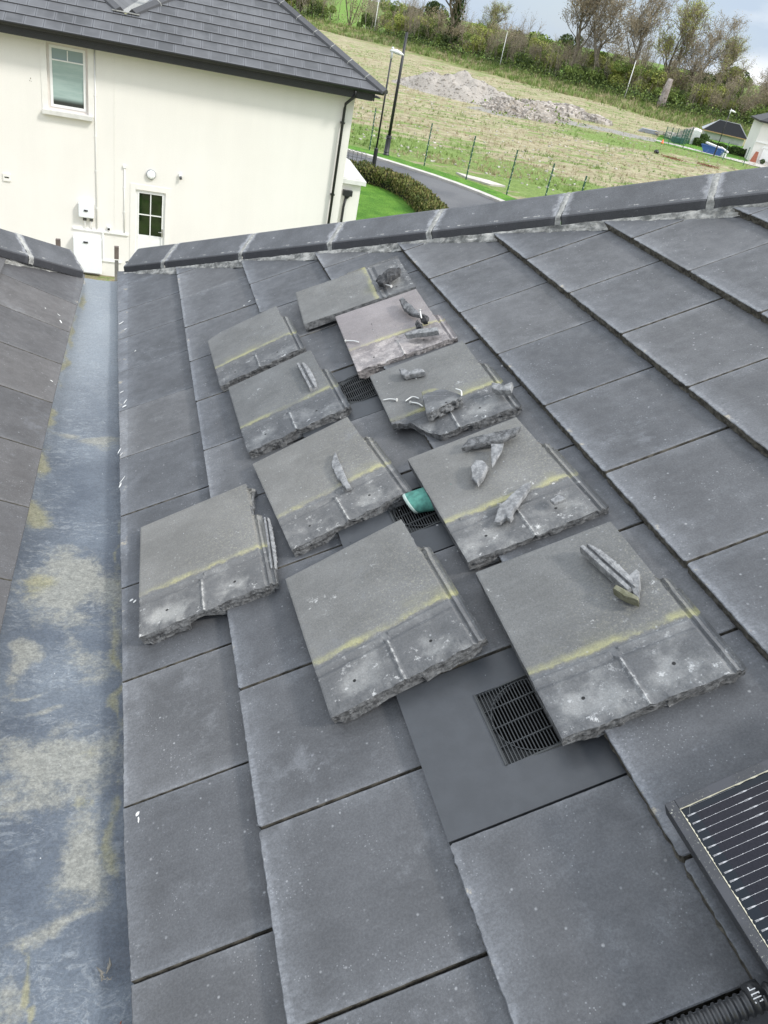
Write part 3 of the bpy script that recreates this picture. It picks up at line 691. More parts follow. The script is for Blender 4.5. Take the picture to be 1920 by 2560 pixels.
# ------------------------------------------------------------------ fragments, nails, teal sheet
FR = {
'F1': (0.085, [(1.16, 2.351), (1.149, 2.309), (1.165, 2.277), (1.211, 2.303), (1.249, 2.313), (1.257, 2.359), (1.218, 2.379)], .028, 'broken_dark', 'dark lumpy broken chunk lying on the crosswise tile', 6),
'F2': (0.068, [(1.181, 2.1), (1.198, 2.105), (1.211, 1.921), (1.205, 1.91), (1.181, 1.954), (1.173, 2.013)], .016, 'broken', 'curved sliver with a mossy edge on the purplish tile', 3),
'F3a': (0.075, [(1.207, 1.903), (1.221, 1.899), (1.226, 1.866), (1.216, 1.843), (1.201, 1.849), (1.199, 1.878)], .024, 'broken_dark', 'small dark lump under the upright nail on the purplish tile', 5),
'F3b': (0.073, [(1.171, 1.853), (1.191, 1.875), (1.193, 1.831), (1.182, 1.805), (1.166, 1.816)], .024, 'broken_dark', 'small dark lump above the straight stick on the purplish tile', 5),
'F4': (0.069, [(1.119, 1.818), (1.171, 1.805), (1.23, 1.759), (1.223, 1.732), (1.121, 1.800)], .018, 'frag_light', 'straight grey stick of broken tile on the purplish tile', 1),
'F5': (0.074, [(1.031, 1.587), (1.042, 1.583), (1.04, 1.545), (1.091, 1.535), (1.099, 1.519), (1.099, 1.502), (1.035, 1.529), (1.028, 1.548)], .018, 'frag_light', 'small L shaped fragment near the far edge of the tile with bent nails', 2),
'F7': (0.082, [(1.248, 1.269), (1.262, 1.25), (1.267, 1.224), (1.283, 1.22), (1.299, 1.226), (1.278, 1.188), (1.245, 1.218), (1.239, 1.245)], .020, 'frag_light', 'notched rib fragment on the right edge of the tile with bent nails', 2),
'F8': (0.071, [(1.06, 1.037), (1.093, 1.067), (1.238, 1.018), (1.211, 1.0), (1.171, 0.996), (1.1, 1.021)], .014, 'broken', 'long thin splinter at the far edge of the fragment strewn tile', 2.5),
'F9': (0.071, [(1.137, 1.0), (1.167, 0.978), (1.152, 0.953), (1.114, 0.915), (1.103, 0.906), (1.107, 0.921)], .008, 'frag_light', 'pale triangular flake on the fragment strewn tile', 1.2),
'F10': (0.075, [(1.075, 0.956), (1.09, 0.941), (1.092, 0.91), (1.054, 0.868), (1.043, 0.859), (1.039, 0.893), (1.052, 0.934)], .017, 'frag_light', 'chunky pale fragment left of the triangular flake', 3),
'F11': (0.067, [(1.162, 0.784), (1.154, 0.77), (1.078, 0.707), (1.039, 0.694), (1.027, 0.702), (1.057, 0.747), (1.102, 0.772), (1.149, 0.791)], .012, 'frag_light', 'long blade shaped fragment lying across the yellow line', 1.5),
'F12': (0.070, [(1.065, 0.71), (1.076, 0.711), (1.076, 0.693), (1.063, 0.684), (1.059, 0.696)], .014, 'frag_light', 'tiny pebble fragment beside the blade shaped piece', 2),
'F13': (0.062, [(1.177, 0.699), (1.204, 0.705), (1.212, 0.68), (1.18, 0.681)], .010, 'frag_light', 'tiny flake on the head of the fragment strewn tile', 2),
'F15': (0.078, [(1.205, 0.361), (1.232, 0.371), (1.234, 0.36), (1.196, 0.293), (1.193, 0.312)], .020, 'frag_light', 'pale triangular fragment at the lower end of the ribbed piece', 1.5),
'F16': (0.088, [(1.162, 0.339), (1.171, 0.345), (1.194, 0.29), (1.189, 0.282), (1.171, 0.307)], .022, 'frag_green', 'short mossy green fragment against the ribbed piece', 1.5),
'F18': (0.064, [(0.701, 1.238), (0.727, 1.29), (0.729, 1.085), (0.716, 1.088), (0.702, 1.163)], .012, 'frag_light', 'pale splinter on the tile with bright yellow lichen', 2),
}
def frame_h(a, b, h): return Rp(a, b, h)
for k, (h, poly, th_, mm, lab, er) in FR.items():
    mb = MB(); cx = sum(p[0] for p in poly)/len(poly); cy = sum(p[1] for p in poly)/len(poly); sd_ = hash(k) % 7 if False else sum(map(ord, k))
    lum = k in ('F1', 'F3a', 'F3b'); rf = random.Random(sd_)
    P2 = [Vector(q_) for q_ in poly]
    if area(P2) < 0: P2 = P2[::-1]
    Q = []
    for i_ in range(len(P2)):
        a_, b_ = P2[i_], P2[(i_+1) % len(P2)]; kk = max(1, int((b_-a_).length/.012)); e_ = (b_-a_).normalized(); no = Vector((e_.y, -e_.x))
        for j_ in range(kk): Q.append(a_+(b_-a_)*j_/kk+no*(rf.uniform(-1, 1)*.0007*er if j_ else 0))
    n_ = len(Q); cc_ = sum(Q, Vector((0, 0)))/n_; tz_ = lambda q_, m_: h+(rf.uniform(-.006, .006) if lum else rf.uniform(-.0006, .0006))-m_
    V = []; 
    ins = .55 if lum else .90
    V += [Rp(*(cc_+(q_-cc_)*ins), tz_(q_, 0)) for q_ in Q]
    V += [Rp(*q_, tz_(q_, .006 if lum else .0022)) for q_ in Q]
    V += [Rp(*(q_+(q_-cc_).normalized()*rf.uniform(-.0012, .0022)*er*.5), h-th_*rf.uniform(.4, .65)) for q_ in Q]
    V += [Rp(*(q_+(q_-cc_).normalized()*rf.uniform(-.002, .001)), h-th_) for q_ in Q]
    ctr = Rp(*cc_, h+(.004 if lum else .0008)); V.append(ctr)
    F = [(i_, (i_+1) % n_, 4*n_) for i_ in range(n_)]
    for r_ in range(3): F += [((r_+1)*n_+i_, (r_+1)*n_+(i_+1) % n_, r_*n_+(i_+1) % n_, r_*n_+i_) for i_ in range(n_)]
    F.append(tuple(range(3*n_, 4*n_))[::-1]); mb.add(V, F)
    o = fix_normals(mb.build('tile_fragment', [M[mm]], None, Rp(cx, cy, h-th_/2)))
    tag(o, lab, 'tile fragment', 'broken tile fragments')
def ribbed(a, b, w_, h, label, mm='broken', seed=1, bulge=.006, th_=.018):
    """strip of interlock: raised rib beside a groove, ragged outer flank"""
    a = Vector(a); b = Vector(b); d = (b-a); Ln = d.length; d.normalize(); c = Vector((d.y, -d.x)); n = 48
    prof = [(-1.0, -th_), (-1.0, -.006), (-.55, -.003), (-.45, .000), (-.30, -.001), (-.22, -.009), (.22, -.010), (.30, .003), (.85, .003), (.95, -.001), (1.0, -th_)]
    mb = MB(); V = []; m_ = len(prof)
    for i in range(n+1):
        t_ = i/n; end = min(1, math.sin(PI*min(max(t_, .02), .98))*2.2)
        for q, (pc, ph) in enumerate(prof):
            wv = pc*w_/2
            if pc < -.4: wv -= (bulge*math.sin(PI*t_)+.004*nz(i*.5, q, seed))*(1 if pc < -.9 else .5); wv *= .75+.25*end
            p = a+d*(t_*Ln)+c*wv; V.append(Rp(p.x, p.y, h+ph+.0008*nz(i*.8, q*2, seed)))
    F = [(i*m_+q, i*m_+(q+1) % m_, (i+1)*m_+(q+1) % m_, (i+1)*m_+q) for i in range(n) for q in range(m_)]+[tuple(range(m_))[::-1], tuple(range(n*m_, (n+1)*m_))]
    mb.add(V, F); o = fix_normals(mb.build('tile_fragment', [M[mm]], None, Rp(*((a+b)/2), h)))
    return tag(o, label, 'tile fragment', 'broken tile fragments')
ribbed((1.172, .490), (1.198, .322), .030, .084, 'long ribbed interlock piece on the tile nearest the solar panel', 'frag_light', 3)
ribbed((.732, 1.930), (.741, 1.715), .030, .070, 'ribbed splinter on the tile with a hole beside its yellow line', 'frag_light', 9)
ribbed((.468, 1.13), (.455, .90), .016, .052, 'narrow rib sliver along the right side of the tile nearest the valley', 'frag_light', 5, .003, .012)
# thick broken head piece on T5
mb = MB(); poly = [(1.049, 1.371), (1.082, 1.372), (1.116, 1.328), (1.146, 1.266), (1.143, 1.254), (1.037, 1.241), (1.025, 1.245)]
top6 = lambda a, b: .088-.0035*math.exp(-(((b-1.352)+(a-1.05)*.25)/.006)**2)+.001*nz(a*50, b*50, 2)
slab(mb, poly, top6, Rp, .030, .002, .0045, .001, [.0006, .0006, .0006, .0006, .004, .004, .0006], lambda a, b: (a-1.02, .318+(1.372-b)+(a-1.05)*-.2), seed=66, lay=5, mt=0, ms=1)
uvd = None
o = fix_normals(mb.build('tile_fragment', [M['loose'], M['broken']], None, Rp(1.08, 1.3, .07))); tag(o, 'thick broken block of tile with a faint yellow line, lying among the bent nails', 'tile fragment', 'broken tile fragments')
def nail(pts, h, label, head=0, r=.0019, group='bent nails on the tiles'):
    P_ = [Rp(a, b, h if len(q) == 0 else q[0]) for (a, b, *q) in pts]
    # smooth the polyline
    S = []
    for i in range(len(P_)-1):
        p0 = P_[max(i-1, 0)]; p1 = P_[i]; p2 = P_[i+1]; p3 = P_[min(i+2, len(P_)-1)]
        for t_ in (0, .2, .4, .6, .8):
            S.append(.5*((2*p1)+(-p0+p2)*t_+(2*p0-5*p1+4*p2-p3)*t_**2+(-p0+3*p1-3*p2+p3)*t_**3))
    S.append(P_[-1]); root = MB(); root.tube(S, [r]*(len(S)-1)+[r*.4], 8)
    if head:
        d = (S[0]-S[1]).normalized(); root.tube([S[0], S[0]+d*.0018], .0055, 14, sm=False)
    o = root.build('bent_nail', [M['nail']], None, P_[0]); return tag(o, label, 'nail', group)
nail([(0.973, 1.429), (0.955, 1.45), (0.933, 1.46)], .0610, 'bent galvanised nail with a big round head, leftmost of those on the broken cornered tile', 1, .0024)
nail([(0.995, 1.4), (1.022, 1.408), (1.037, 1.382)], .0605, 'headless bent nail arched above the small hooked nail', 0, .0024)
nail([(1.008, 1.381), (1.025, 1.359), (1.034, 1.33)], .0605, 'small hooked nail touching the thick broken block', 1, .0024)
nail([(1.142, 1.298), (1.152, 1.275), (1.144, 1.249)], .0925, 'bent nail lying on the far corner of the thick broken block', 0, .0024)
nail([(0.921, 1.967), (0.945, 1.943), (0.962, 1.913)], .0585, 'straight nail at the left edge of the purplish tile', 1, .0024)
nail([(1.189, 2.249), (1.179, 2.274), (1.167, 2.294)], .063, 'curled nail on the crosswise tile below the dark chunk', 1, .0024)
nail([(1.208, 1.875, .098), (1.203, 1.86, .088), (1.200, 1.850, .078)], .09, 'short nail standing up out of the small dark lump', 1, .0026)
# teal sheet curled up between two tiles
mb = MB(); V = []; n = 26; m_ = 16
ax0 = Vector((.862, .958)); ax1 = Vector((.985, .925))
for j in range(m_+1):
    t_ = j/m_; c = ax0+(ax1-ax0)*t_; r = .040+.012*t_
    for i in range(n+1):
        a = -.5+ (PI+1.0)*i/n
        V.append(Rp(c.x-.010*math.sin(a)*(1-t_)-.01*math.cos(a)*t_, c.y+r*math.cos(a)*1.05, .022+r*.62*math.sin(a)+.0015*nz(i*.3, j*.3, 3)))
mb.add(V, [(j*(n+1)+i, j*(n+1)+i+1, (j+1)*(n+1)+i+1, (j+1)*(n+1)+i) for j in range(m_) for i in range(n)], None, [1 if j == 0 else 0 for j in range(m_) for i in range(n)], True)
o = mb.build('curled_sheet', [M['teal'], M['teal_hem']], None, Rp(.9, .94, .02)); sm_ = o.modifiers.new('s', 'SOLIDIFY'); sm_.thickness = .0016
tag(o, 'curled teal green woven sheet poking out from under a lifted tile by the middle vent', 'fabric sheet')
# concrete crumbs scattered round the broken edges
mb = MB(); rc = random.Random(77)
for q_ in range(230):
    if q_ % 2: ps = rc.choice(list(LIFT.values()))[0]; a_, b_, h_ = ps[0]+rc.uniform(.02, .33), ps[1]-rc.uniform(.05, .47), .056
    else: a_, b_, h_ = rc.uniform(.35, 1.4), rc.uniform(.1, 2.2), .022
    z_ = rc.uniform(.0008, .0026); c0 = Rp(a_, b_, h_)
    V = [c0+Vector((rc.uniform(-1, 1), rc.uniform(-1, 1), rc.uniform(-.6, .9)))*z_*1.6 for _ in range(5)]; mb.add(V, [(0, 1, 2), (0, 2, 3), (0, 3, 1), (1, 2, 4), (2, 3, 4), (3, 1, 4)])
tag(mb.build('concrete_crumbs', [M['frag_light']]), 'tiny concrete crumbs scattered around the lifted tiles', 'crumbs', None, 'stuff')
# small debris in the gutter
def debris(name, x, y, sz, col, label, cat, n=5):
    pts = []
    mb = MB()
    for q in range(n):
        a = rnd.uniform(0, 2*PI); p = Vector((x+rnd.uniform(-sz, sz)*.5, y+rnd.uniform(-sz, sz)*.7, -.034+.002*q))
        a = 1.35+rnd.gauss(0, .5) if q < 2 else a; k_ = 2.2 if q < 2 else .8
        mb.tube([p, p+Vector((math.cos(a), math.sin(a), .10))*sz*.6*k_, p+Vector((math.cos(a+.3), math.sin(a+.3), .05))*sz*1.1*k_], [.0010, .0032 if q < 2 else .0008, .0006], 6)
    return tag(mb.build(name, [col], None, (x, y, -.036)), label, cat)
debris('moss_twigs', -.040, .05, .012, simple('grey_twig', (.17, .16, .14), .9), 'small clump of grey straw and twigs against the tile edge in the gutter', 'debris', 8)
debris('dead_leaf', -.030, -.06, .011, simple('rust_leaf', (.30, .10, .05), .8), 'shrivelled rust brown leaf scraps in the gutter by the tile edge', 'leaf', 3)
# ------------------------------------------------------------------ solar panel
def solar():
    root = tag(empty('solar_panel', Rp(1.9, -.7, .06)), 'black framed solar panel with fine silver lines at the lower right on the roof', 'solar panel')
    S0, S1, Y1_, Y0_ = 1.004, 2.75, -.139, -1.24; HT = .120; fw = .017
    fm, t, b = mat('anodised_black_frame', .38, .6, .3); g = G(t)
    col = g.mix(g.step(g.noise(260, 5, .8), .60, .66), (.035, .037, .042), (.42, .42, .36)); 
    col = g.mix(g.step(g.noise(14, 3, .6), .45, .62), (.045, .047, .055), col); t.links.new(col, b.inputs['Base Color'])
    fr = (Rp(1, 0)-Rp(0, 0), Vector((0, 1, 0)), nR)
    fb = MB()
    for (a0, a1, b0, b1) in ((S0, S0+fw, Y0_, Y1_), (S1-fw, S1, Y0_, Y1_), (S0+fw, S1-fw, Y1_-fw, Y1_), (S0+fw, S1-fw, Y0_, Y0_+fw)):
        fb.box(Rp((a0+a1)/2, (b0+b1)/2, HT-.016), ((a1-a0)/2, (b1-b0)/2, .016), 0, fr)
    for q in range(5): fb.box(Rp((S0+S1)/2, Y1_+.0006, HT-.004-q*.0055), ((S1-S0)/2-.002, .0012, .0012), 0, fr)
    o = fb.build('frame', [fm], root); bv = o.modifiers.new('b', 'BEVEL'); bv.width = .0015; bv.segments = 2
    # dried lichen line along the inside of the frame
    lm, t, b = mat('lichen_line', .9, .2); g = G(t); t.links.new(g.mix(g.noise(200, 4, .7), (.30, .29, .22), (.58, .56, .46)), b.inputs['Base Color'])
    lb = MB(); V = []; n = 420
    for i in range(n+1):
        y = Y1_-fw-.002-(Y1_-Y0_-2*fw-.004)*i/n; wd = .0012+.0034*abs(nz(i*.37, 1, 1))+.0022*nz(i*1.3, 3, 2)
        V += [Rp(S0+fw-.0002, y, HT+.0004), Rp(S0+fw+wd, y, HT-.0022)]
    lb.add(V, [(2*i, 2*i+1, 2*i+3, 2*i+2) for i in range(n)])
    V = []
    for i in range(200):
        s_ = S0+fw+(S1-S0-2*fw)*i/199; wd = .0004+.0013*max(0, nz(i*.7, 5, 2))*(1.5 if i < 20 else .7); V += [Rp(s_, Y1_-fw+.0002, HT+.0004), Rp(s_, Y1_-fw-wd, HT-.0022)]
    lb.add(V, [(2*i, 2*i+1, 2*i+3, 2*i+2) for i in range(199)]); lb.build('lichen_deposit', [lm], root)
    gm, t, b = mat('solar_glass', .22, .22); g = G(t); x, y, _ = g.xyz(g.coord('UV'))
    bk = g.mix(g.step(g.noise(300, 2, .5), .3, .7), (.006, .0065, .012), (.010, .010, .017)); b.inputs['Coat Weight'].default_value = 0.0
    cell = g.step(g.math('MULTIPLY', g.step(x, .020, .0205), g.step(y, .011, .0115)), 0, 1)
    col = g.mix(cell, (.006, .010, .016), bk); t.links.new(col, b.inputs['Base Color'])
    gb = MB(); cc = [(S0+fw, Y0_+fw), (S1-fw, Y0_+fw), (S1-fw, Y1_-fw), (S0+fw, Y1_-fw)]
    gb.add([Rp(a, b_, HT-.003) for a, b_ in cc], [(0, 1, 2, 3)], [(a-S0-fw, Y1_-fw-b_) for a, b_ in cc]); glass = gb.build('glass', [gm], root)
    bb = MB(); fine_ = simple('silver_busbar', (.46, .46, .47), .4, .5, .5)
    def strip(a0, b0, a1, b1, w_):
        p, q = Vector((a0, b0)), Vector((a1, b1)); d = (q-p).normalized(); c = Vector((-d.y, d.x))*w_/2
        bb.quad(Rp(p.x-c.x, p.y-c.y, HT-.0024), Rp(q.x-c.x, q.y-c.y, HT-.0024), Rp(q.x+c.x, q.y+c.y, HT-.0024), Rp(p.x+c.x, p.y+c.y, HT-.0024))
    CW = .089
    for r_ in range(72):
        y = -.170-r_*.0139-(r_//12)*.004
        if y < Y0_+fw+.01: break
        strip(1.0268, y, S1-.03, y, .00045)
        for c_ in range(18):
            a = 1.030+c_*CW
            if a > S1-.05: break
            for e in (a, ):
                strip(e-.004, y+.0010, e+.008, y+.0008, .0004); strip(e-.004, y-.0010, e+.008, y-.0008, .0004); strip(e+.003, y, e+.010, y, .0013)
                strip(e-.004+.0+CW-.010, y, e+CW-.004, y, .0011)
            for d_ in range(1, 5): bb.quad(*[Rp(a+CW*d_/5+i_, y+j_, HT-.0021) for i_, j_ in ((-.0009, -.0005), (.0009, -.0005), (.0009, .0005), (-.0009, .0005))])
    bb.build('busbar_grid', [fine_], root)
    hm_ = simple('thin_grey_line', (.16, .17, .18), .5)
    def thin(pl):
        hb = MB()
        for (a, b_), (c, d) in zip(pl, pl[1:]):
            p, q = Vector((a, b_)), Vector((c, d)); dd = (q-p).normalized(); cc_ = Vector((-dd.y, dd.x))*.00025
            hb.quad(Rp(p.x-cc_.x, p.y-cc_.y, HT-.0022), Rp(q.x-cc_.x, q.y-cc_.y, HT-.0022), Rp(q.x+cc_.x, q.y+cc_.y, HT-.0022), Rp(p.x+cc_.x, p.y+cc_.y, HT-.0022))
        hb.build('cell_outline', [hm_], root)
    for c_ in range(8):
        a = 1.031+c_*CW*2; thin([(a, -.168), (a+.006, -.158), (a+CW-.004, -.158)])
    # mounting rail and clamp feet below
    rb = MB(); rb.box(Rp(1.6, -.45, .062), (.55, .018, .020), 0, fr); rb.box(Rp(1.6, -.95, .062), (.55, .018, .020), 0, fr); rb.build('mounting_rail', [simple('rail_aluminium', (.05, .05, .055), .5, .5, .5)], root)
solar()
def conduit():
    root = tag(empty('corrugated_conduit', Rp(.95, -.387, .03)), 'black corrugated cable conduit running under the solar panel', 'conduit')
    mb = MB(); pts = []; rad = []; n = 330
    for i in range(n+1):
        s_ = .72+.62*i/n; r = .0172 if (i % 6) in (0, 1, 2) else .0142
        pts.append(Rp(s_, -.400-.006*math.sin((s_-.8)*6), .040+.002*math.sin(s_*9))); rad.append(r)
    mb.tube(pts, rad, 20); cm = simple('black_corrugated_plastic', (.022, .023, .025), .33, .6); mb.build('corrugated_tube', [cm], root)
    c = Rp(.984, -.400, .040); e = (Rp(1, 0)-Rp(0, 0)); tb = MB()
    tb.tube([c-e*.011, c+e*.011], .0195, 24); tb.build('collar', [cm], root)
    wm = simple('white_marking', (.7, .7, .7), .6); lb = MB()
    view = (CAM-c).normalized(); view = (view-e*view.dot(e)).normalized(); sd_ = view.cross(e)
    def cell_(x0, x1, y0, y1):
        q = []
        for X, Y in ((x0, y0), (x1, y0), (x1, y1), (x0, y1)):
            an = Y/.0200; q.append(c+e*X+(view*math.cos(an)+sd_*math.sin(an))*.0200)
        lb.quad(*q)
    for r_ in ((-.007, -.0055, -.008, .004), (.0035, .005, -.008, .004), (-.007, .005, -.008, -.0065), (-.007, .005, -.0027, -.0013), (-.007, .005, .0025, .004), (-.006, .003, .008, .0095), (-.006, -.0045, .008, .014)): cell_(*r_)
    lb.build('printed_mark', [wm], root)
conduit()

# white bird droppings and splashes on the tiles beside the gutter
dropm = simple('white_dropping', (.66, .66, .64), .8, .2)
def splat(par, FR_, a, b, l, w_, ang, h):
    mb = MB(); n = 14; V = []
    for i in range(n):
        t_ = 2*PI*i/n; r = 1+.35*nz(math.cos(t_)*2+a*50, math.sin(t_)*2+b*50); X = math.cos(t_)*l/2*r; Y = math.sin(t_)*w_/2*r
        V.append(FR_(a+X*math.cos(ang)-Y*math.sin(ang), b+X*math.sin(ang)+Y*math.cos(ang), h))
    mb.add(V, [tuple(range(n))]); mb.build('dropping', [dropm], par)
for a, b, l, w_, ang in [(-.018, 1.93, .035, .005, 1.2), (-.010, 1.90, .02, .004, .9), (-.005, 1.72, .04, .004, 1.0), (-.012, 1.69, .025, .007, 1.3), (.0, 2.28, .02, .012, .4), (.004, 2.32, .03, .006, 1.1), (-.012, 2.42, .018, .009, .2), (-.02, 3.2, .03, .012, .5), (.002, 3.1, .015, .01, .1),
                         (.038, .345, .012, .008, 1.0), (.040, .330, .004, .016, 0), (.020, -.075, .010, .008, 0), (.026, 1.055, .012, .008, .3), (.036, 1.045, .012, .007, .7), (.13, 1.14, .01, .006, .3), (.05, 2.8, .012, .007, 1), (.62, 2.86, .016, .007, .6), (.59, 2.83, .008, .006, .2)]:
    k_ = G0 if a < G0 else GA; splat(roof, Rp, a, b, l, w_, ang, TT*(1-(a-(0 if a < G0 else G0))/k_)+.0022)
for a, b, l, w_, ang in [(.022, 3.12, .030, .008, 1.2), (.036, 3.19, .018, .006, .6), (.016, 2.47, .012, .006, .4), (.10, 3.20, .012, .005, 1.0)]:
    splat(roof2, Lp, a, b, l, w_, ang, .027*(1-a/.33)+.0022)
# ================================================================== SURROUNDINGS
GZ = -5.43
BELT = [(5, 225), (35, 200), (50, 188), (57, 175), (64, 162), (71, 148), (80, 133), (87, 122), (98, 110), (125, 100), (170, 90)]
def seg_dist(x, y, pl):
    best = 1e9; sgn = 1
    for (a, b), (c, d) in zip(pl, pl[1:]):
        vx, vy = c-a, d-b; t = max(0, min(1, ((x-a)*vx+(y-b)*vy)/(vx*vx+vy*vy))); dx, dy = x-a-vx*t, y-b-vy*t; dd = math.hypot(dx, dy)
        if dd < best: best = dd; sgn = 1 if vx*dy-vy*dx > 0 else -1
    return best*sgn      # positive behind the belt
sst = lambda x, a, b: (lambda t: t*t*(3-2*t))(min(1, max(0, (x-a)/(b-a))))
KERB = [(-60, 50), (-20, 48.2), (0, 47), (8, 45.4), (11.22, 43.76), (12.6, 42.75), (13.73, 41.5), (14.8, 40.25), (15.7, 38.9), (16.45, 37.5), (17.0, 36.2), (17.6, 34), (18.2, 30), (18.4, 24), (18.4, -20)]
ROADN = [(-60, 42), (-20, 41.5), (0, 41), (8, 39.6), (10.4, 38.6), (11.6, 37.4), (12.4, 35.8), (12.7, 34), (12.7, 30), (12.5, 24), (12.5, -20)]
def offset_line(pl, d):
    out = []
    for i, p in enumerate(pl):
        a = Vector(pl[max(0, i-1)]); b = Vector(pl[min(len(pl)-1, i+1)]); t = (b-a).normalized(); out.append((p[0]-t.y*d, p[1]+t.x*d))
    return out
def gz(x, y):
    r = math.hypot(x, y); d = seg_dist(x, y, BELT) if r > 70 else -999
    z = GZ
    if 48 < x < 95 and 55 < y < 101 and r > 95: d = min(d, -12)
    if r < 30: z -= .45*sst(y, 5, 12)*(1-sst(y, 20.9, 22.5))*(1-sst(x, 3.6, 5.2))
    if r > 95:
        z += 1.1*sst(d, -9, -1)*(1-.6*sst(d, 3, 20))+ .35*nz(x*.11, y*.11)*sst(r, 95, 120)*(1-sst(x, 48, 52)*(y < 101))
        if d > 15: z += min(d-15, 260)*.006*(1+.25*nz(x*.004, y*.004))
    elif r > 48: z += .12*nz(x*.18, y*.18)*sst(r, 48, 60)*(1-sst(x, 48, 52)*(y < 101))
    return z
def ground():
    def axis(lo, hi, pts):
        return sorted(set([round(v, 2) for v in pts]))
    xs = [-3000, -1500, -700, -350, -150, -80]+[-60+4*i for i in range(15)]+[2*i for i in range(0, 71)]+[150, 165, 185, 210, 250, 320, 450, 700, 1200, 2200, 3500]
    ys = [-3000, -1000, -300, -100, -40, -10, 10, 20, 30]+[34+2*i for i in range(0, 112)]+[265, 275, 290, 310, 340, 380, 440, 520, 650, 900, 1400, 2200, 3600]
    V = []; cols = []
    for y in ys:
        for x in xs:
            V.append((x, y, gz(x, y))); r = math.hypot(x, y); d = seg_dist(x, y, BELT)
            weed = sst(d, -20, -8)*(d < 4) if r > 85 else 0
            mead = 1.0 if d >= 4 else 0
            # gravel track running to the right-hand plots
            tr = seg_dist(x, y, [(34, 80), (44, 84), (50, 82), (54, 81), (57, 80)]); track = 1-sst(abs(tr), 1.5, 3.4)
            lush = (1-sst(abs(seg_dist(x, y, [(-20, 51), (12, 50.5), (17, 47.5), (22, 43), (25, 39)])), 3, 8))*.8
            lush = max(lush, (1-sst(abs(seg_dist(x, y, [(44, 74), (52, 75), (60, 70)])), 2, 6))*.9)
            cols.append((weed, track, lush, mead))
    nx = len(xs); F = [(j*nx+i, j*nx+i+1, (j+1)*nx+i+1, (j+1)*nx+i) for j in range(len(ys)-1) for i in range(nx-1)]
    m, t, b = mat('rough_field', .95, .2); g = G(t)
    sp = N(t, 'ShaderNodeSeparateColor'); at = g.attr('zone'); g.lk(at['Color'], sp.inputs[0]); weed, track, lush = sp.outputs; mead = at['Alpha']
    P = g.coord('Object')
    n1 = g.noise(.16, 6, .62); n2 = g.noise(1.1, 6, .7); n3 = g.noise(6, 5, .75); n4 = g.noise(.5, 5, .65, g.map(P, (.5, 1.6, 1)))
    straw = g.mix(g.step(n2, .35, .65), (.23, .195, .115), (.43, .385, .255)); straw = g.mix(g.step(n3, .52, .72), straw, (.46, .40, .30))
    straw = g.mix(g.math('MULTIPLY', g.step(n3, .28, .42, 1, 0), .6), straw, (.10, .085, .05))
    green = g.mix(g.step(n3, .3, .7), (.075, .150, .022), (.19, .29, .060))
    gm = g.step(g.math('ADD', g.math('ADD', g.math('MULTIPLY', n4, .55), g.math('MULTIPLY', n2, .45)), g.math('MULTIPLY', lush, .15)), .505, .575)
    col = g.mix(g.math('MULTIPLY', gm, .85), straw, green)
    wc = g.mix(g.step(n2, .35, .65), (.095, .145, .036), (.25, .27, .105)); wc = g.mix(g.step(n1, .45, .6), wc, (.27, .235, .13))
    col = g.mix(g.step(g.math('ADD', weed, g.math('MULTIPLY', g.math('SUBTRACT', n2, .5), .6)), .3, .7), col, wc)
    gr = g.mix(n3, (.20, .19, .17), (.36, .35, .32)); col = g.mix(g.step(g.math('ADD', track, g.math('MULTIPLY', g.math('SUBTRACT', n2, .5), .8)), .45, .65), col, gr)
    col = g.mix(g.math('MULTIPLY', mead, 1), col, g.mix(n1, (.10, .20, .028), (.16, .25, .05)))
    v = g.vor(1.6, P); col = g.mix(g.math('MULTIPLY', g.step(v, .04, .10, .7, 0), g.step(n1, .45, .58)), col, (.50, .47, .40))
    t.links.new(col, b.inputs['Base Color']); t.links.new(g.bump(g.math('ADD', n3, n2), .9, .12), b.inputs['Normal'])
    mb = MB(); mb.add(V, F, None, 0, True); o = mb.build('ground', [m]); ca = o.data.color_attributes.new('zone', 'FLOAT_COLOR', 'POINT')
    for i, c in enumerate(cols): ca.data[i].color = c
    tag(o, kind='structure')
ground()
def strip(name, L1, L2, z, m, kind='structure', sub=1):
    mb = MB(); n = len(L1); mb.add([(p[0], p[1], z) for p in L1]+[(p[0], p[1], z) for p in L2], [(i, i+1, n+i+1, n+i) for i in range(n-1)]); o = mb.build(name, [m]); tag(o, kind=kind); return o
asph, t, b = mat('asphalt', .85, .4); g = G(t); n_ = g.noise(.35, 5, .6); f_ = g.noise(40, 3, .7)
t.links.new(g.mul(g.mix(g.step(n_, .35, .65), (.082, .084, .090), (.115, .116, .12)), g.step(f_, .25, .75, .8, 1.2)), b.inputs['Base Color']); t.links.new(g.bump(f_, .4, .01), b.inputs['Normal'])
grassm, t, b = mat('mown_grass', .9, .25); g = G(t); n_ = g.noise(1.2, 5, .65); f_ = g.noise(14, 5, .8)
t.links.new(g.mul(g.mix(g.step(n_, .35, .65), (.060, .165, .014), (.115, .245, .028)), g.step(f_, .25, .75, .55, 1.45)), b.inputs['Base Color']); t.links.new(g.bump(f_, 1, .06), b.inputs['Normal'])
kerbm = simple('pale_concrete_kerb', (.46, .44, .40), .85, .3, 0, .12, 2)
strip('road', KERB, ROADN, GZ+.012, asph)
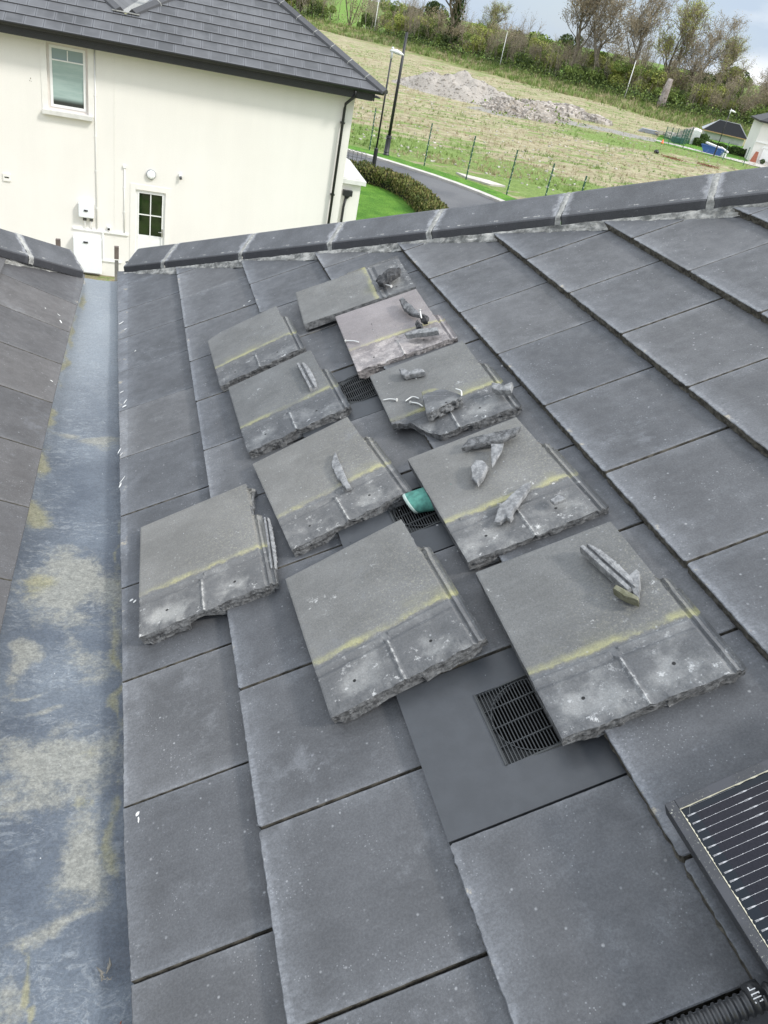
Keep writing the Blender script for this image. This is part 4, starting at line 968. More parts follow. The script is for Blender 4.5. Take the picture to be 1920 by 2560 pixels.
# kerb: a real step
K2 = offset_line(KERB, .42); mb = MB(); n = len(KERB)
V = [(p[0], p[1], GZ+.012) for p in KERB]+[(p[0], p[1], GZ+.12) for p in KERB]+[(p[0], p[1], GZ+.12) for p in K2]+[(p[0], p[1], GZ) for p in K2]
mb.add(V, [(k*n+i, k*n+i+1, (k+1)*n+i+1, (k+1)*n+i) for k in range(3) for i in range(n-1)]); fix_normals(mb.build('kerb', [kerbm]))['kind'] = 'structure'
strip('grass_verge', K2, offset_line(KERB, 1.75), GZ+.10, grassm)
V2 = offset_line(KERB, 1.75); V3 = offset_line(KERB, 2.3); mb = MB(); mb.add([(p[0], p[1], GZ+.10) for p in V2]+[(p[0], p[1], GZ-.02) for p in V3], [(i, i+1, n+i+1, n+i) for i in range(n-1)]); mb.build('grass_verge', [grassm])['kind'] = 'structure'
mb = MB(); mb.add([(5.0, 40.2, GZ+.006)]+[(p[0], p[1], GZ+.006) for p in ROADN[3:]]+[(5.0, -20, GZ+.006)], [tuple(range(len(ROADN)-1))]); o = mb.build('front_lawn', [grassm]); o['kind'] = 'structure'
# ------------------------------------------------------------------ foliage helpers
def leaf_mat(name, a, b_, c_=None, tr=.25):
    m, t, b = mat(name, .7, .25); g = G(t); n = g.noise(.9, 3, .6); f = g.noise(9, 3, .7)
    col = g.mix(g.step(n, .35, .65), a, b_)
    if c_: col = g.mix(g.step(f, .55, .75), col, c_)
    t.links.new(g.mul(col, g.step(f, .25, .75, .65, 1.35)), b.inputs['Base Color'])
    return m
def leaves(mb, c, r, n, size, rg, squash=1, mi=0, flat=.3):
    for _ in range(n):
        while True:
            d = Vector((rg.uniform(-1, 1), rg.uniform(-1, 1), rg.uniform(-1, 1)))
            if .02 < d.length < 1: break
        d = d.normalized()*(d.length**.5); p = c+Vector((d.x*r, d.y*r, d.z*r*squash))
        a = Vector((rg.gauss(0, 1), rg.gauss(0, 1), rg.gauss(0, 1))).normalized(); u = a.orthogonal().normalized(); v = a.cross(u); s_ = size*rg.uniform(.5, 1.3)
        mb.add([p-u*s_*.5, p+v*s_*.35, p+u*s_*.5, p-v*s_*.35], [(0, 1, 2, 3)], None, mi)
def make_hedge(name, line, w, h, mats, n, size, label, cat='hedge', wob=.12, group=None):
    rg = random.Random(len(line)*7+int(h*100)); mb = MB(); tot = 0; seg = []
    for a, b_ in zip(line, line[1:]): l = math.hypot(b_[0]-a[0], b_[1]-a[1]); seg.append((a, b_, l)); tot += l
    for a, b_, l in seg:
        k = int(n*l/tot); dx, dy = (b_[0]-a[0])/l, (b_[1]-a[1])/l
        for _ in range(k):
            t = rg.random(); q = rg.uniform(-1, 1); hh = rg.random()**.6
            ww = w/2*(1+wob*2*nz((a[0]+dx*l*t)*2.1, (a[1]+dy*l*t)*2.1, 3)); top_ = h*(1+wob*1.6*nz((a[0]+dx*l*t)*1.7, (a[1]+dy*l*t)*1.7, 9)+wob*.8*nz((a[0]+dx*l*t)*6, (a[1]+dy*l*t)*6, 1))
            x = a[0]+dx*l*t-dy*q*ww; y = a[1]+dy*l*t+dx*q*ww; z = GZ+hh*top_*(1-.25*abs(q)**3)
            p = Vector((x, y, z)); aa = Vector((rg.gauss(0, 1), rg.gauss(0, 1), rg.gauss(0, .6))).normalized(); u = (Vector((0, 0, 1))+aa*.5).normalized(); v = aa.cross(u).normalized(); s_ = size*rg.uniform(.5, 1.4)
            mb.add([p-u*s_*.5, p+v*s_*.3, p+u*s_*.6, p-v*s_*.3], [(0, 1, 2, 3)], None, 0 if rg.random() < .7 else 1)
        c = Vector(((a[0]+b_[0])/2, (a[1]+b_[1])/2, GZ+h*.40)); mb.box(c, (l/2, w*.30, h*.38), 2, (Vector((dx, dy, 0)), Vector((-dy, dx, 0)), Vector((0, 0, 1))))
    return tag(mb.build(name, mats, None, (line[0][0], line[0][1], GZ)), label, cat, group)
HG = [leaf_mat('laurel_leaf', (.065, .095, .026), (.15, .165, .045), (.27, .24, .08)), leaf_mat('bronze_leaf', (.14, .12, .045), (.24, .20, .08)), simple('hedge_core', (.02, .022, .012), .95)]
make_hedge('hedge', [(5.6, 37.4), (8.6, 37.3), (10.0, 36.9), (11.1, 36.2), (11.75, 35.0), (11.95, 33.4), (11.85, 31.4), (11.7, 28.5)], 1.0, .80, HG, 26000, .085, 'olive green and bronze clipped hedge curving along the front lawn beside the road')
HG2 = [leaf_mat('dark_hedge_leaf', (.030, .060, .014), (.065, .11, .025)), leaf_mat('mid_hedge_leaf', (.09, .14, .03), (.12, .17, .05)), bpy.data.materials['hedge_core']]
# bow-topped railing behind the hedge
blk = simple('black_painted_metal', (.018, .019, .021), .45, .5)
root = tag(empty('bow_top_railing', (9.2, 39.1, GZ)), 'grey bow topped metal railing between the hedge and the road beside the white house', 'railing')
mb = MB(); rm = simple('grey_railing_paint', (.10, .105, .11), .5)
for i in range(13):
    x = 8.3+i*.2; y = 39.6-i*.06
    mb.tube([(x, y, GZ), (x, y, GZ+.78)]+[(x+.1-.1*math.cos(a), y-.03*(1-math.cos(a)), GZ+.78+.1*math.sin(a)) for a in [PI*k/6 for k in range(1, 6)]]+[(x+.2, y-.06, GZ+.78), (x+.2, y-.06, GZ)], .012, 5)
mb.build('bars', [rm], root); mb = MB(); mb.tube([(8.3, 39.6, GZ+.6), (10.9, 38.8, GZ+.6)], .014, 5); mb.tube([(8.3, 39.6, GZ+.1), (10.9, 38.8, GZ+.1)], .014, 5); mb.build('rail', [rm], root)
# ------------------------------------------------------------------ street poles
def column(x, y, h, r0, r1, hb, label, kind, head=None):
    root = tag(empty('street_lamp' if head else 'lamp_column', (x, y, GZ)), label, 'street lamp' if head else 'lamp column')
    mb = MB(); mb.tube([(x, y, GZ), (x, y, GZ+.04), (x, y, GZ+.06), (x, y, GZ+hb-.06), (x, y, GZ+hb-.03), (x, y, GZ+hb)], [r0*1.35 if kind else r0, r0*1.35 if kind else r0, r0*1.0, r0*.95, r0*.95, r1*1.1], 16)
    if kind:
        for zz, rr in ((.10, 1.30), (.24, 1.12), (hb-.10, 1.22), (hb-.02, 1.1)): mb.tube([(x, y, GZ+zz), (x, y, GZ+zz+.02), (x, y, GZ+zz+.05)], [r0*rr*.9, r0*rr, r0*rr*.9], 16)
    mb.build('base', [blk], root); mb = MB(); mb.tube([(x, y, GZ+hb), (x, y, GZ+h)], [r1, r1*.82], 14); mb.build('pole', [blk], root)
    if head:
        wm = simple('white_lamp_housing', (.7, .7, .7), .4); mb = MB(); z = GZ+h
        mb.tube([(x, y, z-.22), (x, y, z+.16)], [.055, .05], 10); mb.tube([(x, y, z+.08), (x, y, z+.16)], [.02, .035], 8)
        mb.build('bracket', [wm], root); mb = MB()
        mb.tube([(x-.10, y+.02, z+.06), (x, y, z+.10), (x+.18, y-.06, z+.09), (x+.36, y-.14, z+.05), (x+.50, y-.2, z+.02)], [.05, .07, .10, .075, .015], 10)
        mb.tube([(x, y, z+.12), (x, y, z+.2), (x, y, z+.25)], [.05, .06, .03], 10); mb.build('lamp_head', [wm], root)
column(13.48, 44.17, 5.95, .145, .085, 1.05, 'thick black pole without a lamp head on the verge, with a moulded base', 1)
column(11.1, 37.95, 5.20, .10, .045, 1.30, 'slim black street lamp with a white head standing behind the hedge', 0, 1)
column(57.59, 75.19, 4.23, .07, .045, 1.0, 'distant black street lamp with a small white head beside the blue skip', 0, 1)
whp = simple('white_pole_paint', (.72, .72, .7), .5)
for x, y, h, lab in ((49.7, 188.8, 6.0, 'leftmost of the three tall white poles along the tree line'), (65.5, 155, 5.5, 'middle one of the three tall white poles along the tree line'), (79, 131.5, 5.3, 'rightmost of the three tall white poles, nearest the dead trunk')):
    mb = MB(); mb.tube([(x, y, GZ), (x, y, gz(x, y)+h)], [.09, .06], 8); mb.tube([(x, y, gz(x, y)+h), (x, y, gz(x, y)+h+.12)], [.10, .10], 8)
    tag(fix_normals(mb.build('white_pole', [whp], None, (x, y, GZ))), lab, 'pole', 'white poles along the tree line')
grn = simple('green_fence_post', (.018, .075, .045), .5)
fpos = [(12.9, 45.6), (15.41, 43.14), (17.09, 40.92), (18.41, 38.36), (19.3, 35.9), (19.9, 33.7), (57.41, 73.36), (58.59, 71.55), (55.43, 77.72), (60.5, 69.5)]
flab = ['green fence post standing between the two black poles', 'green fence post just right of the thick black pole', 'green fence post beside the pale slab, third from the left', 'green fence post fourth from the left, above the white edged kerb', 'short looking green fence post fifth from the left above the hip tiles', 'green fence post rightmost of those whose tops show above the hip tiles', 'distant green post right of the blue skip', 'distant green post in front of the far white house', 'distant green post left of the blue skip', 'distant green post at the right edge of the picture']
for (x, y), lab in zip(fpos, flab):
    mb = MB(); h = 2.13 if y < 50 else 1.7; z0 = gz(x, y); mb.box((x, y, z0+h/2), (.028, .028, h/2)); mb.box((x, y, z0+h+.008), (.033, .033, .008))
    for q in range(7): mb.box((x, y-.034, z0+.2+q*(h-.4)/6), (.020, .006, .030), 1)
    tag(mb.build('fence_post', [grn, simple('fence_clip', (.35, .4, .36), .5)] if 'fence_clip' not in bpy.data.materials else [grn, bpy.data.materials['fence_clip']], None, (x, y, z0)), lab, 'fence post', 'green posts around the field')
# ------------------------------------------------------------------ neighbouring house
def house():
    PH = math.radians(-4.0); O = Vector((5.43, 20.85, 0))
    root = tag(empty('white_house', (0, 0, 0)), 'cream rendered two storey house with a dark tiled hipped roof behind our roof', 'house')
    wl, t, b = mat('cream_render', .9, .2); g = G(t)
    col = g.mix(g.step(g.noise(.5, 5, .6), .3, .7), (.755, .728, .685), (.78, .756, .716)); col = g.mul(col, g.step(g.noise(60, 4, .7), .2, .8, .95, 1.05)); col = g.mul(col, g.step(g.noise(1.6, 5, .65, g.map(g.coord(), (1.6, 1, .18))), .35, .65, .99, 1.01))
    t.links.new(col, b.inputs['Base Color']); t.links.new(g.bump(g.noise(90, 4, .7), .35, .004), b.inputs['Normal'])
    trim = simple('painted_band', (.78, .757, .718), .85, .2, 0, .03); white = simple('white_upvc', (.80, .80, .79), .35, .5, 0, .03); sill = simple('stone_sill', (.62, .61, .58), .85, .3, 0, .08, 6)
    pinkish = simple('window_outer_frame', (.68, .63, .60), .5, .5, 0, .04); boxw = simple('white_enclosure', (.80, .82, .84), .35, .5, 0, .02)
    def part(name, m, fn, par=root):
        mb = MB(); fn(mb); return fix_normals(mb.build(name, m if isinstance(m, list) else [m], par, (0, 0, 0)))
    X0, X1, ZT, ZB = -16.0, 0.0, -.38, GZ-.5
    holes = [(-7.24, -6.34, -1.96, -.56), (-5.24, -4.50, GZ+.1, -3.50)]
    def wall(mb):
        xs = sorted({X0, X1, *[h[0] for h in holes], *[h[1] for h in holes]}); zs = sorted({ZB, ZT, *[h[2] for h in holes], *[h[3] for h in holes]})
        for a, b_ in zip(xs, xs[1:]):
            for c, d in zip(zs, zs[1:]):
                if any(a >= h[0]-1e-6 and b_ <= h[1]+1e-6 and c >= h[2]-1e-6 and d <= h[3]+1e-6 for h in holes): continue
                mb.quad((a, 0, c), (b_, 0, c), (b_, 0, d), (a, 0, d))
        for h in holes:
            a, b_, c, d = h; e = .11
            mb.quad((a, 0, c), (a, 0, d), (a, e, d), (a, e, c)); mb.quad((b_, 0, c), (b_, e, c), (b_, e, d), (b_, 0, d)); mb.quad((a, 0, d), (b_, 0, d), (b_, e, d), (a, e, d)); mb.quad((a, 0, c), (a, e, c), (b_, e, c), (b_, 0, c))
        mb.quad((X1, 0, ZB), (X1, 9, ZB), (X1, 9, ZT), (X1, 0, ZT)); mb.quad((X0, 0, ZB), (X0, 0, ZT), (X0, 9, ZT), (X0, 9, ZB)); mb.quad((X0, 9, ZB), (X0, 9, ZT), (X1, 9, ZT), (X1, 9, ZB))
    part('wall', wl, wall)
    part('wall_joint', trim, lambda mb: mb.box((-5.75, -.003, -2.6), (.006, .004, 2.2)))
    # plaster bands
    def band(x0, x1, z0, z1, w_, bot=False):
        def f(mb):
            mb.box(((x0-w_/2), -.006, (z0+z1)/2), (w_/2, .0065, (z1-z0)/2+(w_ if bot else 0))); mb.box(((x1+w_/2), -.006, (z0+z1)/2), (w_/2, .0065, (z1-z0)/2+(w_ if bot else 0))); mb.box(((x0+x1)/2, -.0062, z1+w_/2), ((x1-x0)/2+w_, .0065, w_/2))
        return f
    part('window_surround', trim, band(-7.24, -6.34, -2.0, -.56, .13)); part('door_surround', trim, band(-5.24, -4.50, GZ, -3.50, .13))
    def frame(x0, x1, z0, z1, y, w_, d):
        def f(mb):
            for c, h in ((((x0+w_/2), y, (z0+z1)/2), (w_/2, d, (z1-z0)/2)), (((x1-w_/2), y, (z0+z1)/2), (w_/2, d, (z1-z0)/2)), (((x0+x1)/2, y, z0+w_/2), ((x1-x0)/2-w_, d, w_/2)), (((x0+x1)/2, y, z1-w_/2), ((x1-x0)/2-w_, d, w_/2))): mb.box(c, h)
        return f
    win = part('window', pinkish, frame(-7.24, -6.34, -1.96, -.56, .085, .055, .02)); part('frame', white, frame(-7.185, -6.395, -1.905, -.615, .075, .055, .025), win)
    gl, t, b = mat('obscured_glass', .10, .6); g = G(t); x, y, z = g.xyz(g.coord('Object'))
    zc = g.step(z, -1.80, -1.66); folds = g.noise(3, 4, .6, g.map(g.coord('Object'), (.5, 1, 4)))
    cc = g.mix(g.step(folds, .4, .62), (.30, .40, .38), (.36, .46, .44)); up = g.step(z, -.93, -.92)
    cc = g.mix(zc, (.03, .035, .035), cc); cc = g.mix(g.math('MULTIPLY', up, 1), cc, (.25, .33, .35)); t.links.new(cc, b.inputs['Base Color'])
    part('pane', gl, lambda mb: mb.quad((-7.13, .078, -1.85), (-6.45, .078, -1.85), (-6.45, .078, -.67), (-7.13, .078, -.67)), win)
    part('glazing_bar', white, lambda mb: (mb.box((-6.79, .068, -.91), (.34, .010, .014)), mb.box((-6.79, .068, -.79), (.010, .0098, .105))), win)
    part('sill', sill, lambda mb: mb.box((-6.80, -.035, -2.02), (.56, .085, .045)), win)
    door = part('door', white, lambda mb: (frame(-5.24, -4.50, GZ+.1, -3.50, .07, .05, .03)(mb), frame(-5.19, -4.55, GZ+.15, -3.55, .06, .035, .028)(mb), mb.box((-4.87, .075, -5.0), (.285, .015, .36))))
    dg, t, b = mat('dark_door_glass', .05, .6); g = G(t); x, y, z = g.xyz(g.coord('Object')); t.links.new(g.mix(g.step(g.noise(4, 3, .5), .4, .6), (.006, .018, .004), (.012, .030, .006)), b.inputs['Base Color'])
    part('pane', dg, lambda mb: mb.quad((-5.16, .072, -4.66), (-4.58, .072, -4.66), (-4.58, .072, -3.58), (-5.16, .072, -3.58)), door)
    part('glazing_bar', white, lambda mb: (mb.box((-4.87, .062, -4.12), (.29, .011, .012)), mb.box((-4.87, .060, -4.12), (.012, .0108, .54))), door)
    part('handle', simple('door_handle_metal', (.5, .5, .5), .3, .5, .8), lambda mb: (mb.box((-4.565, .02, -4.52), (.018, .012, .10)), mb.tube([(-4.565, .01, -4.50), (-4.565, -.03, -4.50), (-4.66, -.03, -4.50)], .010, 8)), door)
    # eaves
    part('soffit', blk, lambda mb: mb.box((-7.9, -.22, -.415), (8.45, .22, .012)))
    part('fascia', blk, lambda mb: (mb.box((-7.85, -.42, -.40), (8.20, .012, .11)), mb.box((.40, 4.4, -.40), (.012, 4.8, .11))))
    def gut(mb):
        V = []; n = 10
        pr = [(-.44+.0, -.255)]+[(-.50-.065*math.cos(a), -.275-.065*math.sin(a)) for a in [PI*k/8 for k in range(9)]][::-1]
        pr2 = [(-.50-.065*math.cos(PI*k/10), -.27-.068*math.sin(PI*k/10)) for k in range(11)]
        for x in (-16.3, .60): V += [(x, p[0], p[1]) for p in pr2]
        mb.add(V, [(i, i+1, 11+i+1, 11+i) for i in range(10)]); mb.add([(x, p[0], p[1]) for x in (.60,) for p in pr2], [tuple(range(11))])
        mb.box((-7.85, -.568, -.268), (8.45, .006, .010))
    g_ = part('gutter', blk, gut); sm_ = g_.modifiers.new('s', 'SOLIDIFY'); sm_.thickness = .006
    def pipe(pts, r, m, name): return part(name, m, lambda mb: mb.tube(pts, r, 10))
    dpn = part('downpipe', blk, lambda mb: (mb.tube([(-.09, -.50, -.34), (-.09, -.50, -.46), (-.24, -.14, -.70), (-.24, -.09, -.82), (-.24, -.09, GZ)], .036, 10), mb.box((-.24, -.06, -1.15), (.055, .05, .02)), mb.box((-.24, -.06, -2.9), (.055, .05, .02)), mb.box((-.24, -.06, -4.4), (.055, .05, .02))))
    # services on the wall
    part('conduit', white, lambda mb: (mb.tube([(-6.185, -.015, -.42), (-6.185, -.015, -4.62)], .013, 8), [mb.box((-6.185, -.014, z), (.022, .016, .012)) for z in (-1.5, -2.4, -3.2, -4.1)]))
    part('conduit', white, lambda mb: (mb.tube([(-5.51, -.015, -3.02), (-5.51, -.015, -4.64)], .013, 8), mb.box((-5.51, -.02, -3.0), (.035, .02, .03)), [mb.box((-5.51, -.014, z), (.022, .016, .012)) for z in (-3.5, -4.1)]))
    part('cable_trunking', white, lambda mb: (mb.box((-6.09, -.02, -4.67), (.68, .02, .025)), mb.box((-6.03, -.02, -5.06), (.022, .02, .36)), mb.box((-5.9, -.018, -5.42), (.32, .018, .015))))
    inv = part('inverter_box', boxw, lambda mb: mb.box((-6.43, -.08, -4.165), (.185, .07, .185)))
    bv = inv.modifiers.new('b', 'BEVEL'); bv.width = .03; bv.segments = 4
    led = simple('black_display', (.01, .01, .012), .2)
    part('display', led, lambda mb: mb.tube([(-6.475, -.152, -4.165), (-6.385, -.152, -4.165)], .022, 12), inv)
    gm_ = simple('dark_gland', (.05, .05, .05), .5)
    for x in (-6.50, -6.47, -6.44, -6.34, -6.31, -6.28): part('cable_gland', gm_, lambda mb: mb.tube([(x, -.08, -4.35), (x, -.08, -4.43)], .013, 8), inv)
    for x in (-6.47, -6.31): part('cable', white, lambda mb: mb.tube([(x, -.06, -4.42), (x, -.03, -4.66)], .011, 8), inv)
    bat = part('battery_cabinet', boxw, lambda mb: (mb.box((-6.415, -.10, -5.30), (.335, .09, .44)), mb.box((-6.415, -.085, -5.30), (.345, .075, .45))))
    bv = bat.modifiers.new('b', 'BEVEL'); bv.width = .012; bv.segments = 2
    part('display', led, lambda mb: mb.tube([(-6.50, -.195, -4.95), (-6.39, -.195, -4.95)], .022, 12), bat)
    part('switch_box', [boxw, led], lambda mb: (mb.box((-5.89, -.03, -4.555), (.035, .03, .045)), mb.box((-5.89, -.062, -4.575), (.028, .004, .026), 1)))
    lmp = part('wall_lamp', simple('grey_lamp_ring', (.30, .32, .34), .4), lambda mb: mb.tube([(-4.87, -.0, -3.09), (-4.87, -.05, -3.09)], .118, 32, sm=False))
    part('lamp_shade', simple('opal_lamp_cover', (.82, .83, .84), .3), lambda mb: mb.tube([(-4.87, -.04, -3.09), (-4.87, -.062, -3.09), (-4.87, -.075, -3.09)], [.104, .102, .07], 32), lmp)
    part('security_sensor', [boxw, simple('sensor_eye', (.06, .06, .06), .3)], lambda mb: (mb.box((-4.16, -.03, -3.0), (.032, .03, .03)), mb.tube([(-4.155, -.05, -3.03), (-4.14, -.08, -3.09)], .032, 12, 1)))
    part('wall_vent', [trim, led], lambda mb: (mb.box((-8.26, -.015, -3.66), (.085, .015, .085)), mb.box((-8.26, -.032, -3.655), (.05, .004, .013), 1)))
    pm_ = simple('bare_plaster', (.2, .17, .14), .9)
    for bx in (((-7.60, -.001, -1.38), (.009, .002, .014)), ((-7.62, -.001, -1.43), (.007, .002, .010)), ((-7.59, -.001, -1.44), (.006, .002, .006))): part('plaster_chip', pm_, lambda mb: mb.box(*bx))
    # roof
    rt, t, b = mat('house_roof_tiles', .55, .5); g = G(t); uvx, uvy, _ = g.xyz(g.coord('UV'))
    row = g.math('FLOOR', uvy); ux = g.math('ADD', uvx, g.math('MULTIPLY', row, .5)); fx = g.math('FRACT', ux); cx = g.math('FLOOR', ux)
    cb = N(t, 'ShaderNodeCombineXYZ'); g.lk(cx, cb.inputs[0]); g.lk(row, cb.inputs[1]); wn = N(t, 'ShaderNodeTexWhiteNoise'); g.lk(cb.outputs[0], wn.inputs['Vector'])
    jd = g.math('MINIMUM', fx, g.math('SUBTRACT', 1, fx)); fy = g.math('FRACT', uvy)
    col = g.mix(wn.outputs['Value'], (.046, .048, .052), (.078, .080, .086)); col = g.mix(g.step(g.noise(1.2, 5, .6), .4, .7), col, (.10, .103, .11))
    ed = g.math('MAXIMUM', g.step(jd, .03, .12, 1, 0), g.step(fy, .0, .16, 1, 0)); col = g.mix(g.math('MULTIPLY', ed, .45), col, (.17, .175, .19))
    col = g.mix(g.step(jd, .010, .022, 1, 0), col, (.015, .015, .017))
    bird = g.math('MULTIPLY', g.step(g.noise(9, 6, .8), .64, .67), g.step(g.noise(.9, 2, .5), .60, .66)); col = g.mix(g.math('MULTIPLY', bird, .8), col, (.5, .5, .5))
    t.links.new(col, b.inputs['Base Color'])
    P = math.radians(29.3); c_, s_ = math.cos(P), math.sin(P); ye, ze = -.55, -.275; gg = .335; zt = lambda y, h=0: ze+(y-ye)*s_/c_+h
    XR = lambda y: .62-(y-ye)*1.04; NX = -5.53; NY = .44
    def roof_(mb):
        for r in range(0, 15):
            d0, d1 = r*gg, (r+1)*gg; ya, yb = ye+d0*c_, ye+d1*c_
            for (xa0, xb0, xa1, xb1) in ([(-17, XR(ya), -17, XR(yb))] if yb <= NY+.02 else [(-17, NX-.09-(ya-NY)*1.0, -17, NX-.09-(yb-NY)*1.0), (NX+.09+(ya-NY)*1.05, XR(ya), NX+.09+(yb-NY)*1.05, XR(yb))]):
                if xb0-xa0 < .05: continue
                t0 = .022; z0, z1 = zt(ya, t0), zt(yb, 0)
                mb.add([(xa0, ya, z0), (xb0, ya, z0), (xb1, yb, z1), (xa1, yb, z1)], [(0, 1, 2, 3)], [(xa0/.40, r+.001), (xb0/.40, r+.001), (xb1/.40, r+.999), (xa1/.40, r+.999)])
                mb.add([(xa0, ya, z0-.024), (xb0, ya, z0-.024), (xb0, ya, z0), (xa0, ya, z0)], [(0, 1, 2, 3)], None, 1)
        # slopes facing away, and the two slopes inside the notch
        mb.add([(XR(ye)+.0, ye, zt(ye)), (XR(ye), 9.5, zt(ye)), (XR(4.6), 4.6, zt(4.6))], [(0, 1, 2)], [(0, .5), (20, .5), (10, 12)])
        mb.add([(NX+.09, NY, zt(NY)-.02), (NX+.09+4*1.05, NY+4, zt(NY+4)-.02), (NX+.09+4*1.05, NY+14, zt(NY+4)-.02), (NX+.09, NY+14, zt(NY)-.02)], [(0, 1, 2, 3)], [(0, 0), (9, 12), (30, 12), (30, 0)])
        mb.add([(NX-.09, NY, zt(NY)-.02), (NX-.09, NY+14, zt(NY)-.02), (NX-.09-4, NY+14, zt(NY+4)-.02), (NX-.09-4, NY+4, zt(NY+4)-.02)], [(0, 1, 2, 3)], [(0, 0), (30, 0), (30, 12), (9, 12)])
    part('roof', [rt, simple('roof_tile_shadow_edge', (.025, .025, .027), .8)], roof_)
    part('valley_lining', M['mortar'], lambda mb: (mb.box((NX, NY+7.0, zt(NY)-.004), (.12, 7.0, .008)), mb.box((NX, NY-.03, zt(NY)+.012), (.30, .05, .010))))
    def hip_run(A, B_, n, w_=.13, hh=.07):
        A = Vector(A); B_ = Vector(B_); d = (B_-A).normalized(); L_ = (B_-A).length; cv = Vector((d.y, -d.x, 0)).normalized(); nv_ = cv.cross(d); nv_ = nv_ if nv_.z > 0 else -nv_
        for i in range(n):
            a, b_ = A+d*(L_*i/n+.008), A+d*(L_*(i+1)/n-.008)
            def f(mb):
                pr = [(w_, -.06), (w_-.01, .0), (0, hh), (-w_+.01, .0), (-w_, -.06)]
                V = [p+cv*c+nv_*h for p in (a, b_) for c, h in pr]; mb.add(V, [(k, k+1, 5+k+1, 5+k) for k in range(4)]+[(0, 1, 2, 3, 4), (5, 6, 7, 8, 9)])
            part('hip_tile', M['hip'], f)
            if i < n-1: part('mortar_joint', M['mortar'], lambda mb: mb.add([p+cv*c*1.01+nv_*(h+.004) for p in (b_-d*.002, b_+d*.018) for c, h in ((w_, -.06), (w_-.01, .0), (0, hh), (-w_+.01, 0), (-w_, -.06))], [(k, k+1, 5+k+1, 5+k) for k in range(4)]))
    hip_run((XR(ye)+.02, ye+.02, zt(ye)+.03), (XR(3.4), 3.4, zt(3.4)+.03), 10)
    hip_run((NX+.14, NY+.04, zt(NY)+.03), (NX+.14+2.5*1.05, NY+2.54, zt(NY+2.5)+.03), 5)
    hip_run((NX-.14, NY+.04, zt(NY)+.03), (NX-.14-2.5, NY+2.54, zt(NY+2.5)+.03), 5)
    # low flat-roofed bay on the far right
    bay = part('bay', wl, lambda mb: mb.box((-.35, 2.05, (GZ-2.69)/2), (.98, 1.42, (-2.69-GZ)/2)))
    part('flat_roof', simple('bay_capping', (.62, .62, .60), .6, .4, 0, .08, 3), lambda mb: (mb.box((-.35, 2.05, -2.63), (1.09, 1.53, .055)), mb.box((-.35, 2.05, -2.56), (1.02, 1.46, .02))), bay)
    part('hopper_pipe', blk, lambda mb: (mb.box((.27, .56, -2.93), (.13, .07, .07)), mb.prism([(.18, .56, -3.0), (.36, .56, -3.0), (.30, .56, -3.08), (.24, .56, -3.08)], (0, .06, 0)), mb.tube([(.25, .58, -3.05), (.22, .58, -3.3), (.22, .58, GZ)], .035, 8)), bay)
    root.location = O; root.rotation_euler.z = PH
    for ch in root.children: ch.location = (0, 0, 0)
house()
pierm = simple('weathered_concrete_post', (.16, .155, .145), .9, .3, 0, .25, 8); capm = simple('post_cap', (.12, .095, .085), .8)
for x, y, zt_, lab in ((-.211, 17.0, -3.74, 'grey concrete garden fence post seen in the gap at the end of the gutter'), (-1.378, 17.2, -3.775, 'garden fence post whose brown top just shows over the left hip')):
    mb = MB(); mb.box((x, y, (GZ+zt_-.28)/2), (.040, .040, (zt_-.28-GZ)/2)); mb.box((x, y, zt_-.27), (.044, .044, .012), 2); mb.box((x, y, zt_-.13), (.046, .046, .128), 1)
    tag(mb.build('garden_fence_post', [pierm, capm, whp], None, (x, y, GZ)), lab, 'fence post')
